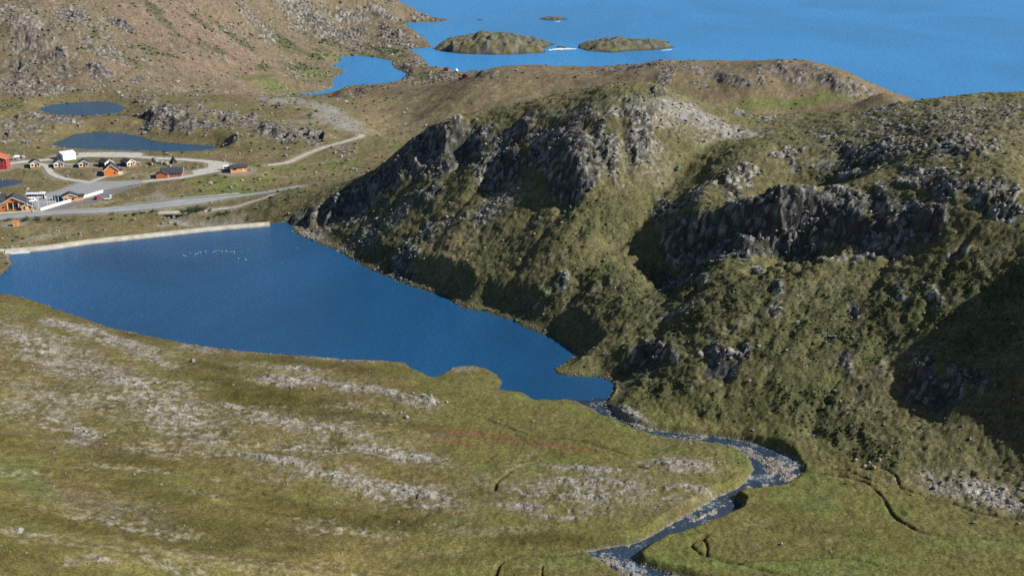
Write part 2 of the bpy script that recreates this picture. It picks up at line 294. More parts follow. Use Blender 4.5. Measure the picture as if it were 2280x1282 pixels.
PATCHES = {
 # bedrock that breaks through, with real relief
 'rock': [(60,200,90,40,-10,.55),(40,290,80,50,0,.5),(100,140,110,50,-20,.5),(60,60,110,60,-30,.45),(200,60,110,40,-20,.4),(250,200,90,20,0,.4),(420,230,90,20,0,.4),(720,60,160,50,-15,.5),(1250,330,110,60,-20,1),(1290,390,60,45,0,1),(1000,345,120,45,20,.9),(1110,370,90,45,0,.9),(1425,300,32,70,-12,1),(1330,255,110,22,0,.7),(790,465,130,34,32,.85),(840,405,100,26,35,1),(920,330,70,26,35,1),
  (1160,300,60,30,0,.9),(1060,300,70,20,10,.9),(960,430,60,30,30,.7),(905,565,40,30,0,.8),(880,595,40,14,-25,.8),(680,480,40,22,25,.9),(745,445,60,18,30,.9),(1350,330,50,50,0,.9),(1500,250,70,22,-20,.6),
  (1640,470,160,55,16,1),(1840,455,130,60,0,1),(2010,490,110,50,0,.95),(1940,360,130,45,0,.9),(2140,330,110,34,0,.7),(2090,410,110,46,0,.9),(1640,395,110,18,22,.8),(1760,345,90,14,20,.8),(1860,300,80,10,18,.8),(1490,470,50,26,20,.9),(1540,520,60,40,30,1),(2230,440,50,34,0,.8),
  (1600,785,70,12,-5,.9),(1450,775,30,20,0,.6),(2150,560,70,20,0,.6),(1930,560,120,22,0,.8),(2240,470,40,30,0,.7),(2050,830,50,24,20,.8),(2160,860,100,50,20,.6),(1960,245,60,8,12,.9),(1700,270,40,8,15,.8),(1240,640,40,8,30,.6),(1880,805,45,10,25,.7),
  (1480,165,26,34,-30,.9),(1420,148,90,9,0,.95),(1560,150,60,8,0,.8),(1740,140,50,8,-5,1),(1810,152,50,10,-20,.9),(1600,172,90,16,-20,.8),(1740,160,90,22,-15,.8),(1850,185,70,20,-30,.9),(1460,212,55,16,-20,.8),(1560,190,40,14,-20,.6),(1930,205,50,14,-30,.8),(800,205,34,10,20,.9),(985,172,40,12,0,.6),(1075,165,40,10,0,.9),(1650,255,60,14,-20,.5),(1350,150,60,6,0,.5),
  (360,245,60,18,-5,1),(410,275,90,22,-8,1),(360,270,50,14,20,1),(520,262,70,14,-10,.9),(520,312,34,10,0,.9),(600,285,90,18,-10,.95),(640,310,44,14,0,1),(690,300,44,14,-5,.8),(470,250,40,12,-20,.8),(700,320,30,10,0,.8),(770,340,34,18,0,.6),(330,225,30,10,0,.8),(220,160,46,20,-15,.9),(45,158,28,20,-20,1),(90,195,60,20,-20,.7),(310,178,28,9,15,1),(110,268,90,14,-8,.8),(180,266,40,8,0,.8),(30,280,60,30,0,.6),(355,362,22,6,-5,.9),(290,363,26,4,10,.7),(140,195,26,9,0,.9),
  (25,352,20,5,0,.6),(300,215,40,8,0,.5),
  (165,35,46,22,-20,.9),(265,52,44,11,-30,1),(50,60,50,50,-40,.5),(230,115,70,22,-10,.6),(60,110,60,30,-20,.6),(20,20,60,20,0,.6),(650,170,40,12,-20,.5),(600,70,40,16,-35,.5),(560,30,40,14,-35,.5),
  (740,70,80,22,-10,1),(780,40,60,18,-20,1),(850,30,50,16,-30,1),(870,80,50,16,-30,1),(900,95,50,14,-30,.9),(930,38,34,6,0,1),(700,40,50,20,-20,.8),(930,140,30,12,-20,.9),(890,148,24,10,0,.8),(900,176,22,8,0,.7),(800,110,40,8,0,.6),(660,20,30,16,-20,.8),(670,55,30,12,-20,.8)],
 # loose stone, scree, stony barrens
 'scree': [(150,800,200,60,-22,.62),(330,880,180,44,-20,.66),(420,960,150,34,-16,.6),(80,900,120,50,-20,.55),(680,950,200,26,-8,.62),(820,1080,220,30,-10,.68),(1330,1090,220,44,-3,.62),(700,1000,120,20,-8,.5),(250,1130,120,30,-14,.3),(690,520,36,14,-20,1),(1120,440,70,22,25,.8),(1080,480,50,16,10,.9),(840,505,110,22,28,.7),(960,520,70,14,25,.7),(1510,690,60,7,22,1),(2180,1100,110,34,-12,1),(2250,1120,90,30,-14,1),(2120,1075,60,16,0,.8),(1430,350,60,40,0,.6),(1560,270,90,26,-15,.9),(1480,270,60,26,0,.7),
  (620,845,75,12,-6,1),(760,858,110,12,-10,1),(880,880,90,12,-16,1),(950,893,30,8,-20,1),(640,820,90,8,-4,.8),(180,735,110,14,-14,.9),(260,760,110,14,-14,.9),(60,760,80,30,-20,.8),(330,800,70,10,-14,.8),(120,790,120,30,-24,.7),(280,860,140,30,-22,.8),(380,930,110,24,-18,.8),(200,900,100,30,-24,.5),
  (450,780,60,6,-8,.8),(600,790,100,5,-4,.7),(760,805,80,5,-2,.7),(190,960,36,12,-14,1),(170,985,30,10,0,.8),(520,905,50,8,-8,.9),(620,935,120,14,-8,.9),(760,965,110,16,-8,.9),(880,1010,120,18,-10,.9),(620,1030,100,12,-12,1),(760,1070,120,14,-10,1),(900,1100,110,12,-8,1),(560,1010,40,10,-10,.9),(960,1130,70,8,-6,.8),
  (1300,1045,140,9,-2,.9),(1330,1075,180,8,-3,.9),(1230,1100,120,6,-4,.8),(1330,1110,140,7,-6,.9),(1180,1130,90,9,-4,.9),(1230,1150,70,7,-6,.9),(1400,1080,60,10,0,.9),(1500,1032,78,20,-4,1),(1500,1085,80,12,0,.8),(1290,1140,60,5,-8,.8),(220,1255,40,10,-12,.7),(150,1258,30,8,0,.5),
  (60,50,50,36,-40,.7),(110,120,50,36,-20,.6),(600,210,60,12,0,.4),(430,200,60,6,-4,.5),(1250,160,120,10,0,.25),(1440,232,110,9,0,.8),(1480,265,140,26,0,.5),(2100,270,220,50,4,.5),(30,200,50,20,0,.6),(2150,250,140,30,6,.45),(1930,270,120,18,12,.35),(1000,820,60,6,0,.7),(1390,925,50,10,-20,.6),(30,590,16,16,0,.9)],
 # warm brown heath and dry grass
 'tan': [(1000,540,90,60,20,.8),(1040,490,70,26,10,.7),(1230,570,110,14,12,.6),(1330,420,100,26,25,.5),(1480,360,70,18,20,.5),(880,290,80,40,-20,1),(850,270,50,24,0,1),(1000,250,120,34,-8,.8),(1120,190,130,30,0,.8),(860,230,90,24,-5,1),(1200,220,100,20,0,.7),(1350,200,90,24,0,.5),(1560,180,90,24,0,.5),(1650,225,80,12,0,.6),(1880,480,50,22,15,.3),(2080,780,40,10,20,.5),(1590,730,40,16,10,.5),(1800,900,60,26,20,.4),
  (500,1255,260,22,-14,.8),(330,1225,160,12,-18,.8),(180,1140,90,20,-14,.5),(120,1200,140,9,-4,.7),(850,960,110,8,-6,.8),(830,930,120,8,-3,.6),(1150,1030,60,10,30,.8),(1380,850,40,14,0,.8),(1700,1165,60,10,0,.7),(1850,1200,40,9,0,.6),(1900,1070,60,8,-18,.5),(700,830,200,8,-6,.4),(1400,935,90,12,-14,.5),(1250,780,40,10,-30,.6),(200,455,80,12,8,.8),(550,345,80,12,0,.6),(330,445,60,16,0,.6),(600,390,60,12,0,.6),(100,510,90,14,0,.6),(120,525,100,10,5,.5),(90,400,60,8,0,.6),(300,390,70,12,0,.5),(300,283,70,12,0,.6),(730,385,60,12,0,.5),(960,1240,120,16,4,.6),(1100,1180,120,16,0,.5),(1180,1262,120,10,0,.5)],
 # reddish mountain heath
 'pink': [(430,60,130,50,-28,.9),(520,110,120,40,-28,1),(330,50,90,34,-25,.8),(450,150,120,24,-20,1),(250,150,50,14,-10,.8),(480,20,80,24,-20,.8),(560,160,70,20,-30,.8),(480,205,110,10,-5,.7),(560,220,70,12,0,.6),(380,190,60,10,0,.6),(860,20,30,10,-45,.9),(130,15,60,20,0,.5),(600,290,110,14,-10,.5),(250,275,60,10,0,.4)],
 # fresh green
 'green': [(640,195,80,16,-8,.9),(690,165,50,14,0,.7),(800,120,50,6,0,.7),(740,120,50,8,0,.6),(1650,238,110,16,6,.9),(1780,232,90,14,6,1),(1850,215,60,14,0,.7),(500,420,70,18,10,1),(530,430,60,12,0,1),(450,400,60,12,0,.7),(620,370,90,10,0,.6),(760,370,60,14,0,.7),(880,320,30,14,0,.5),(180,358,90,4,0,1),(60,460,70,8,0,.8),(350,472,70,5,0,.6),(1300,920,60,10,-18,.9),(1180,885,40,10,-10,.9),(1400,960,90,6,-16,.8),(1640,1010,50,18,-30,.9),(1480,1000,90,9,-8,.6),(1800,1110,90,26,-10,.6),(1430,1190,40,12,10,.8),(1480,1245,90,16,0,1),(1700,1262,160,14,-6,1),(1900,1255,170,20,0,.7),(2150,1210,150,20,0,.7),(2000,1140,90,16,-20,.5),(1250,1250,80,16,0,.6),(30,1040,50,30,0,.8),(80,1090,60,26,-30,.7),(160,1005,40,14,-20,.6),(1010,1168,40,8,0,.8),(1060,1182,20,7,0,.8),(60,1170,60,20,-20,.4),(1500,940,60,10,-14,.5),(1680,980,90,8,0,.8),(1990,780,90,14,30,.7),(2060,700,50,30,50,.6),(1850,840,100,10,20,.5),(1280,800,90,6,-20,.7),(1130,700,90,5,-12,.7),(680,290,200,4,0,.2),(1600,320,30,8,0,.7),(1100,100,60,16,0,.5),(590,400,40,10,0,.8)],
 # dark dwarf shrubs and willow
 'shrub': [(1950,700,220,70,10,.85),(2130,620,150,60,0,.85),(1800,760,220,60,5,.8),(1600,690,150,40,10,.75),(1500,860,100,40,-15,1),(1600,920,110,24,-8,1),(1850,930,140,60,-25,1),(1930,1000,110,40,-20,1),(1450,640,140,50,20,.7),(1700,620,120,40,10,.9),(1560,620,120,20,12,.9),(1330,480,90,60,30,.7),(1260,540,90,40,20,.5),(1300,640,140,40,15,.7),(1150,720,60,10,-10,.8),(1230,660,120,20,20,.6),(870,560,90,40,20,.6),(800,520,80,34,30,.6),(1440,790,60,34,0,1),(1750,880,120,40,0,.6),(1380,890,60,24,-15,1),(1560,560,100,40,25,.8),(1480,600,60,40,0,.8),(600,450,70,16,12,.9),(540,470,60,9,5,.9),(640,430,40,12,10,.8),(2230,640,70,50,0,.9),(2200,760,100,40,30,.7),(1040,400,60,30,0,.6),(1360,270,50,16,0,.4),(1820,390,90,20,0,.4),(2000,300,200,30,0,.25),
  (345,25,12,34,45,.9),(370,55,40,7,-40,.9),(330,112,36,9,-15,.9),(370,122,30,7,-15,.8),(440,45,50,5,-40,.7),(480,110,50,6,-30,.7),(540,95,50,6,-35,.7),(600,80,60,12,-35,.8),(640,95,50,14,-30,.9),(690,120,40,9,-30,.9),(660,150,34,9,0,.8),(560,170,60,6,0,.8),(590,150,24,6,0,.9),(210,80,14,20,0,.7),(40,40,34,20,0,.7),(20,75,24,22,0,.7),(20,235,40,14,0,.8),(280,130,50,8,-20,.6),(500,70,60,5,-40,.6),(420,90,50,5,-30,.6),(220,260,60,5,0,.4),(850,110,60,9,-10,.8),(720,95,50,8,-10,.7),(240,470,60,4,0,.8),(170,490,70,4,0,.7),(70,493,60,4,0,.9),(420,455,90,5,4,.4),(860,165,30,10,0,.7),(960,170,50,10,0,.7)],
 'mud': [(1080,970,80,12,-6,1),(1020,985,50,8,-10,.9),(1180,985,90,9,-8,.9),(1280,1000,60,8,-10,.9),(1010,960,60,8,0,.5),(1060,1062,22,10,0,.4),(1090,1020,24,10,50,.5)],
 'gravel': [(640,225,70,14,-8,.9),(720,240,60,14,-20,1),(770,275,50,20,-20,1),(740,262,60,12,-10,.9),(690,270,60,8,0,.6),(1390,912,40,8,-25,1),(1420,935,36,6,-18,.9),(1740,1035,36,20,-20,.8),(390,500,60,6,4,.5),(100,528,60,5,10,.5),(350,440,26,14,0,.6),(1610,285,130,20,-4,.95),(1500,250,110,16,-6,.7),(1400,240,110,8,0,.6),(1250,250,120,14,2,.4)],
 'darkrock': [(60,70,70,26,-40,.8),(165,38,50,20,-25,.8),(265,52,44,12,-30,.9),(220,160,46,20,-15,.7),(45,160,30,22,-20,.8),(110,120,60,16,-30,.6),(310,180,30,9,10,.8),(360,250,60,18,0,.8),(740,75,70,18,-15,.6),(850,45,50,16,-30,.7),(700,45,40,14,-25,.7),(1440,146,80,8,0,.8),(1740,150,90,14,-12,.8),(1600,165,80,12,-20,.6),(1860,185,60,16,-30,.7),(420,15,30,10,-30,.5),(1640,480,170,60,16,1),(1840,460,120,60,0,.7),(1250,360,100,60,0,.5),(1000,350,130,40,20,.5),(760,440,90,20,30,.9),(850,380,100,20,36,.9),(380,270,90,30,-10,.5),(2150,900,140,90,20,.6),(610,295,100,22,-8,.4)],  # dark bedrock, and on the hill cliff shade painted into the colour
 'moss': [(600,885,190,22,-5,.9),(480,850,90,18,-14,.8),(480,1190,320,60,-10,.7),(880,1170,220,24,-4,.9),(1240,1205,170,20,0,.8),(760,925,160,12,-4,.9),(250,1010,120,26,-16,.6),(330,1100,160,30,-12,.6),(600,1130,150,24,-10,.7),(1100,1100,90,16,0,.6),(700,815,130,9,-4,.7),(100,720,80,8,-16,.7),(60,1240,120,20,-6,.7),(1700,1130,120,16,0,.5),(1800,1180,160,20,-6,.5),(950,950,90,12,-10,.5),(1500,1130,80,16,10,.6),(480,820,80,10,-10,.8),(950,1250,200,16,0,.5)],
}
PAT = {k: [(Patch(*p[:5]), p[5]) for p in v] for k, v in PATCHES.items()}

# ------------------------------------------------------------------ the land as a fine grid: columns fan out, rows grow coarser with distance
def axis_u():
    inner = np.linspace(-.487, .487, 940)
    return np.concatenate([np.linspace(-.62, -.487, 40)[:-1], inner, np.linspace(.487, .70, 50)[1:]])
def axis_y():
    out = []; y = 95.0
    def step(y):
        for lim, s in ((170, 2.2), (215, .7), (300, .45), (420, .47), (470, .56), (560, .78), (700, 1.2), (900, 1.55), (1120, 2.3), (1400, 4.5), (1700, 6.5), (9999, 9)):
            if y < lim: return s
    while y < 1760: out.append(y); y += step(y)
    return np.array(out)
AU, AY = axis_u(), axis_y()
NU, NY = len(AU), len(AY)
GYY = np.repeat(AY[:, None], NU, 1).astype(f32); GXX = (AU[None, :]*AY[:, None]).astype(f32)
# stagger the columns a little so no fan pattern shows
GXX += (RNG.uniform(-.25, .25, GXX.shape)*(AU[600]-AU[599])*GYY).astype(f32)
x, y = GXX, GYY
HB = hbase(x, y).astype(f32)
warp = fbm(x/14, y/14, 4, 50).astype(f32) + .5*fbm(x/3.5, y/3.5, 2, 60).astype(f32)
MK = {}
for k, lst in PAT.items():
    m = np.zeros(x.shape, f32)
    for p, s in lst: p.eval(x, y, m, s, warp, (1.75, .1) if k == 'scree' else (1.3, .45))
    MK[k] = m
# distance to roads and yards
road_d = np.full(x.shape, 60, f32)
for nm, (pl, hw) in ROADS.items(): road_d = np.minimum(road_d, seg_dist(x, y, pl, 30) - hw)
for nm, pg in LOTS.items(): road_d = np.minimum(road_d, sdf(x, y, pg, 30))
BLD = []      # building pads (photo x, y, radius m), filled before the ground is shaped
for px, py, r in [(2,372,9),(150,350,9),(78,370,6),(130,370,6),(187,369,6),(235,368,6),(283,368,6),(248,386,7),(376,390,10),(527,379,9),(386,363,4),(22,462,12),(62,466,5),(12,466,5),(157,445,7),(33,500,4),(995,158,6),(36,354,3)]:
    BLD.append((hit(px, py), r))
for (bx, by), r in BLD: road_d = np.minimum(road_d, np.hypot(x-bx, y-by) - r)
calm = smooth(1.0, 7.0, road_d)                      # 0 on roads and pads
dist = np.hypot(x, y)
valley = smooth(8, 1.5, HB-LAKE)*smooth(455, 430, y)  # flat valley floor near the river
rgi = np.clip(((x-GX0)/GS).round().astype(int), 0, gnx-1); rgj = np.clip(((y-GY0)/GS).round().astype(int), 0, gny-1)
REG = RG[rgj, rgi]
def soft_region(r):
    g = (RG == r).astype(f32)
    for _ in range(4):
        g = (g + np.roll(g, 1, 0) + np.roll(g, -1, 0))/3; g = (g + np.roll(g, 1, 1) + np.roll(g, -1, 1))/3
    wx_, wy_ = x + 4*warp, y + 5*fbm(x/9, y/9, 3, 66)
    gx = np.clip((wx_-GX0)/GS, 0, gnx-1.001); gy = np.clip((wy_-GY0)/GS, 0, gny-1.001); i, j = gx.astype(int), gy.astype(int); tx, ty = gx-i, gy-j
    return ((g[j, i]*(1-tx) + g[j, i+1]*tx)*(1-ty) + (g[j+1, i]*(1-tx) + g[j+1, i+1]*tx)*ty).astype(f32)
is_h, is_n, is_m, is_t, is_l, is_v = [soft_region(r) for r in 'hnmtlv']

e_ = 3.0
slope = np.hypot(hbase(x+e_, y)-hbase(x-e_, y), hbase(x, y+e_)-hbase(x, y-e_))/(2*e_)
ys = y + 1.1*HB                                     # so that patterns do not smear down steep faces
rn = fbm(x/10, ys/10, 4, 90) + .45*fbm(x/2.6, ys/2.6, 2, 95)
rbase = np.clip(MK['rock']*.72 + smooth(.8, 1.3, slope)*.3 + .08*is_h + .16*is_m + .13*is_t + .09*is_l - .04*is_n, 0, 1)
rock_edge = smooth(.40, .66, rbase + rn*.55)*calm
scree = MK['scree']*calm
# relief
far = smooth(550, 900, dist)
soft = fbm(x/46, y/46, 4, 1)*(1.9*is_h + 2.2*is_n*smooth(0, 30, HB-LAKE) + 4.0*is_m + 2.2*is_l + 1.5*is_t + .5*is_v)*calm
soft += fbm(x/17, y/17, 3, 7)*(.55*is_h + .6*is_n + 1.6*is_m + .9*is_l + .9*is_t + .25)*calm
# long low ledges across the near slope and the meadow
xr_, yr_ = x*.97 + y*.24, -x*.24 + y*.97
soft += (fbm(xr_/55, yr_/13, 4, 12)*1.5 + np.abs(fbm(xr_/80, yr_/22, 3, 15))*1.6)*is_n*smooth(.6, 4, HB-LAKE) + fbm(xr_/40, yr_/11, 3, 17)*.7*is_v*calm
soft *= smooth(0, 6, HB-SEA)
c1a, c1b, c1v = cells(x/9 + .35*warp, ys/12 + .3*warp, 1)
c2a, c2b, c2v = cells(x/3.2 + .3*warp, ys/4.2, 2)
c3a, c3b, c3v = cells(x/1.25, ys/1.6, 3)
rel = (ridged(x/26, ys/26, 3, 20)-.5)*1.6 + (c1v-.45)*.8*smooth(.0, .12, c1b-c1a) + (c2v-.4)*.9*smooth(0, .12, c2b-c2a) + (c3v-.4)*.75*(1-.5*far)
relscale = (.95*is_h + .45*is_n + 1.0*is_m + .75*is_t + .7*is_l + .3*is_v)
rock_h = rock_edge*(rel + .2)*relscale
scree_h = smooth(.55, .95, scree + .3*warp)*.45*(.6+.8*c2v)*(is_n+is_v) + scree*((c3v-.3)*.5*(1-.3*far) + (c2v-.5)*.2)
tuss = (1-rock_edge)*((fbm(x/4.2, ys/4.2, 3, 30)*.34 + perlin(x/1.3, ys/1.3, 33)*.13)*(1+1.5*is_h+.8*is_m) + perlin(x/9, ys/7, 36)*.28*is_h)*(.3+.7*calm)
shr = MK['shrub']*(1-rock_edge)*calm
shr_n = smooth(-.25, .35, fbm(x/6, y/6, 3, 40))*shr
shrub_h = shr_n*(np.clip(.75-c2a, 0, 1)*1.25 + np.clip(.7-c3a, 0, 1)*.9)
# downslope runnels on the hill
gul = np.zeros(x.shape, f32)
for pts, w, dpt in [([(1650,288),(1560,335),(1500,395),(1440,470),(1370,540),(1290,640),(1220,735)], 3.0, 2.2), ([(1480,470),(1400,560),(1300,620),(1180,690)], 1.8, 1.2), ([(1270,420),(1210,520),(1140,620),(1090,690)], 1.8, 1.3),
                    ([(1380,240),(1390,330),(1400,390)], 2.0, 3.0), ([(1010,280),(960,360),(880,450),(800,540)], 2.2, 2.0), ([(1160,260),(1120,330),(1050,430),(960,560)], 2.0, 1.8), ([(1330,430),(1290,520),(1260,560)], 1.8, 1.6),
                    ([(2060,700),(1950,790),(1860,850),(1810,960)], 2.2, 2.2), ([(2000,540),(1890,700),(1800,790)], 1.8, 1.3), ([(1760,560),(1690,680),(1640,780),(1610,880)], 2.0, 1.5), ([(2200,480),(2130,560),(2080,660)], 2.0, 1.8), ([(1560,620),(1480,720),(1440,800)], 2.0, 1.5),
                    ([(860,360),(800,430),(720,500)], 2.0, 2.0), ([(1840,600),(1760,740),(1700,860)], 1.6, 1.2), ([(940,320),(880,400),(800,480)], 2., 1.8)]:
    d = seg_dist(x, y, gl(pts, 4), 12)
    gul = np.maximum(gul, dpt*np.exp(-((d + warp*1.2)/w)**2))
# ledges: steps that face away from the sun
H = HB + soft + rock_h + scree_h + tuss + shrub_h - gul*(.45+.3*warp)
# outcrops that stand as knobs in the flats round the ponds
for px, py, rx, ry, hh in [(352,366,14,4,3),(740,92,40,9,4),(800,75,36,8,4),(870,80,30,9,5),(890,150,18,7,4),(1250,636,18,6,2)]:
    c = np.array(hit(px, py)); D = math.hypot(c[1], HC-30); rxm = rx*D/FPX; rym = max(ry*D/FPX*1.6, .7*rxm*ry/rx, 3)
    sel = (np.abs(x-c[0]) < 2.6*rxm) & (np.abs(y-c[1]) < 2.6*rym)
    q = np.sqrt(((x[sel]-c[0])/rxm)**2 + ((y[sel]-c[1])/rym)**2) + warp[sel]*.45
    k = smooth(1.15, .55, q)*calm[sel]
    H[sel] += k*hh*(.55 + .4*(c1v[sel]-.5) + .3*(c2v[sel]-.5)); rock_edge[sel] = np.maximum(rock_edge[sel], smooth(.05, .5, k))
# crags: blocks of bedrock with a sheer face turned to the left, away from the sun, and a back that runs into the slope
for px, py, rx, A in [(1270,385,70,9),(1215,345,60,6),(1130,360,60,8),(1060,330,60,6.5),(1090,400,40,5),(970,330,60,7),(920,360,50,6),(880,395,50,6),(830,430,46,6),(780,450,46,6),(730,470,40,5),(690,490,30,4),(1010,300,40,4),(1160,290,40,4),(1430,310,30,5),(1415,350,26,5),(1330,300,40,4),(1360,370,36,4),
                      (900,575,34,5),(870,600,26,4),(950,520,30,3),(1250,640,26,2.6),(1470,470,50,5),(1540,440,50,5),(1620,420,60,6),(1560,500,50,6),(1650,490,60,7),(1740,450,60,7),(1690,560,40,4),(1800,490,60,6),(1860,430,60,6),(1900,500,50,5),(1960,450,60,6),(1990,540,50,4),(2060,480,50,5),(2100,430,50,4),(2180,440,50,4),(2240,470,40,4),(1880,340,40,3.5),(1950,360,40,3.5),(1760,350,40,3),(1660,400,40,3.5),(2020,380,40,3.5),(2140,340,40,3),
                      (1440,780,40,4.5),(1500,800,26,3),(1590,785,36,3.5),(1660,780,24,2.5),(1880,810,36,3),(2050,830,50,5),(2120,860,46,5),(1730,630,30,2.5),(1560,600,40,3),(2000,650,36,2.5),(2080,660,36,2.5),(1900,690,30,2),(1480,600,36,3),(1720,690,26,2),
                      (340,250,34,8),(365,247,22,5),(330,275,40,6),(385,282,46,7),(420,262,26,4),(460,256,26,5),(500,265,40,4),(520,312,24,5),(580,284,34,5),(640,312,30,8),(610,300,26,4),(690,303,26,5),(560,255,26,4),(720,310,18,4),(620,240,26,4),(590,232,22,3),(45,155,20,7),(30,200,26,5),(90,190,26,4),(215,160,26,5),(200,150,20,4),(305,180,20,5),(140,195,14,3.5),(100,268,26,4),(140,272,20,3),(40,265,30,5),(20,300,26,4),(60,320,20,3),(265,52,22,6),(160,36,26,6),(110,60,26,5),(60,100,30,6),(240,110,24,4),(20,40,30,6),(130,120,26,4),(320,130,20,3),(190,90,20,4),(420,240,20,3),
                      (1600,172,30,3),(1740,158,34,3.5),(1690,180,26,2.5),(1850,182,30,3.5),(1460,210,26,3),(1900,200,26,3),(800,205,22,4),(1070,165,20,3),(750,85,36,5),(800,70,36,5),(850,60,36,5),(700,60,36,6),(680,30,30,6),(760,30,36,6),(830,25,30,5),(890,85,26,5),(900,145,16,3),(650,60,24,4)]:
    c = np.array(hit(px, py)); D = math.hypot(c[1], HC-50); R = rx*D/FPX
    sel = (np.abs(x-c[0]) < 3*R) & (np.abs(y-c[1]) < 3*R)
    dx, dy = (x[sel]-c[0])/R, (y[sel]-c[1])/R; wv = warp[sel]
    face = smooth(-.16, .12, dx + .35*wv + .22*(c1v[sel]-.5) + .10*(c2v[sel]-.5) + .18*dy)
    body = np.exp(-(np.maximum(dx, 0)/1.3)**2 - (dy/1.1)**2)
    k = face*body*calm[sel]
    A = A*(.8 if 640 < px < 980 and 300 < py < 500 else .36 if px > 660 and py > 210 else .45)
    H[sel] += A*k*(.7 + .35*(c1v[sel]-.5)) - A*.30*np.exp(-((dx+.35)/.35)**2 - (dy/.8)**2)*calm[sel]
    rock_edge[sel] = np.maximum(rock_edge[sel], calm[sel]*smooth(.35, .75, body*np.exp(-((dx-.1)/.45)**2)*1.25 + .35*rn[sel]))
# hollows bitten into the hill: sheer on the right, rising gently to the left
for px, py, D_, L_, W_, ph in [(1690,440,15,46,25,45),(1790,440,11,30,16,40),(1560,480,9,34,16,40),(1860,455,8,26,10,35),(1275,385,9,26,11,40),(1150,350,8,24,10,40),(1060,320,6,18,8,40),(965,310,6,16,8,40),(880,375,6,16,8,40),(800,435,5,14,8,40),(1445,785,5,16,8,40),(1930,500,6,20,9,40),(2060,490,5,18,8,35),(905,585,5,14,6,35),(2085,855,6,20,8,30),(1620,800,3.5,12,5,40),(740,470,4,12,6,40)]:
    c = np.array(hit(px, py)); R_ = 1.3*(L_+W_); sel = (np.abs(x-c[0]) < R_) & (np.abs(y-c[1]) < R_); cp, sp = math.cos(math.radians(ph)), math.sin(math.radians(ph))
    ex, ey = x[sel]-c[0], y[sel]-c[1]
    dx = ex*cp + ey*sp + 2.2*warp[sel] + 2.0*(c1v[sel]-.5) + .8*(c2v[sel]-.5); dy = (-ex*sp + ey*cp)/W_ + .2*warp[sel]
    k = .5*smooth(2.5, -6.5, dx)*smooth(-L_, -L_*.2, dx)*smooth(1.5, .45, np.abs(dy))
    MK['darkrock'][sel] = np.maximum(MK['darkrock'][sel], np.exp(-((dx+2)/5)**2)*smooth(1.4, .6, np.abs(dy)))  # shade of the sheer face, painted in as darker rock
    H[sel] -= D_*k*calm[sel]; rock_edge[sel] = np.maximum(rock_edge[sel], smooth(.3, .7, np.exp(-((dx+2.0)/4.0)**2)*smooth(1.3, .5, np.abs(dy)) + .45*rn[sel])*calm[sel])
# water bodies press the ground down inside and lift it just outside
DAM = spline([at_z(x_, y_, 26.6) for x_, y_ in [(12,554),(100,547),(200,533),(300,523),(400,512),(500,502),(600,494)]], 6)
def shore(H, poly, W, R, lip, keep=None, depth=.35, jag=0.8):
    W = np.asarray(W)
    d = sdf(x, y, poly, 40) + warp*jag
    t = smooth(0, R, d)
    hi = W + lip*smooth(0, 1.2, d) + np.maximum(H-W-lip, .03*np.minimum(d, 20))*t
    lo = W - .12 - np.minimum(-d*depth, 3.5)
    new = np.where(d > 0, np.where(d < 39, hi, H), lo)
    if keep is not None: new = np.where((d > 0) & keep, H, new)
    return new, d
dam_d = seg_dist(x, y, DAM, 60)
below = (dam_d < 45) & (y > np.interp(x, DAM[:, 0], DAM[:, 1]))
H, lake_d = shore(H, LAKE_P, LAKE, 10, .5, below)
H = np.where(below & (dam_d < 6), np.minimum(H, 24.6), H)
for pg, W in ((pond1, 29.6), (pond2, 24.3), (pond3, 22.9)): H, d_ = shore(H, pg, W, 12, .3); lake_d = np.minimum(lake_d, d_)
H, lag_d = shore(H, lagoon, SEA, 10, .6, jag=1.5)
cd = sdf(x, y, coast, 40) ; cd = -(cd + warp*1.5)
land = np.maximum(H, .5); cd0 = cd
t = smooth(0, 16, cd); H = np.where((lag_d < 0) & (cd > 0), H, np.where(cd > 0, SEA + .6*smooth(0, 2, cd) + np.maximum(land-.6, 0)*np.where(cd < 39, t, 1), -.15 + .4*np.maximum(cd, -10)))
rd = sdf(x, y, RIVER_P, 30) + warp*.45
W = wlevel(y)
bars = np.zeros(x.shape, f32)
for p in [(1390,918,44,9,-26),(1425,940,34,6,-18),(1735,1035,34,20,-30),(1750,1050,24,14,-30),(1700,1015,40,8,-18),(1600,1142,38,11,16),(1560,1160,40,8,20),(1350,1235,36,9,-12),(1400,1262,26,10,-20),(1500,1192,40,4,18),(1640,990,50,4,-10),(1580,1120,40,4,28),(1430,962,50,4,-14),(1460,1275,40,6,-10)]:
    Patch(*p).eval(x, y, bars, 1.0, warp)
bed = W - .22 + bars*.55 + (c3v-.5)*.55 + .12*perlin(x/2.2, y/2.2, 71)
bank = W + .08 + (np.maximum(H, W+.9)-W-.08)*smooth(0, 1.5, rd)
inr = rd < 29
H = np.where(rd < 0, np.where(lake_d < 0, H, bed), np.where((rd < 12) & (lake_d > 1), np.maximum(bank, W+.1), H))
MK['bed'] = smooth(.6, -.2, rd)*(lake_d > 0)
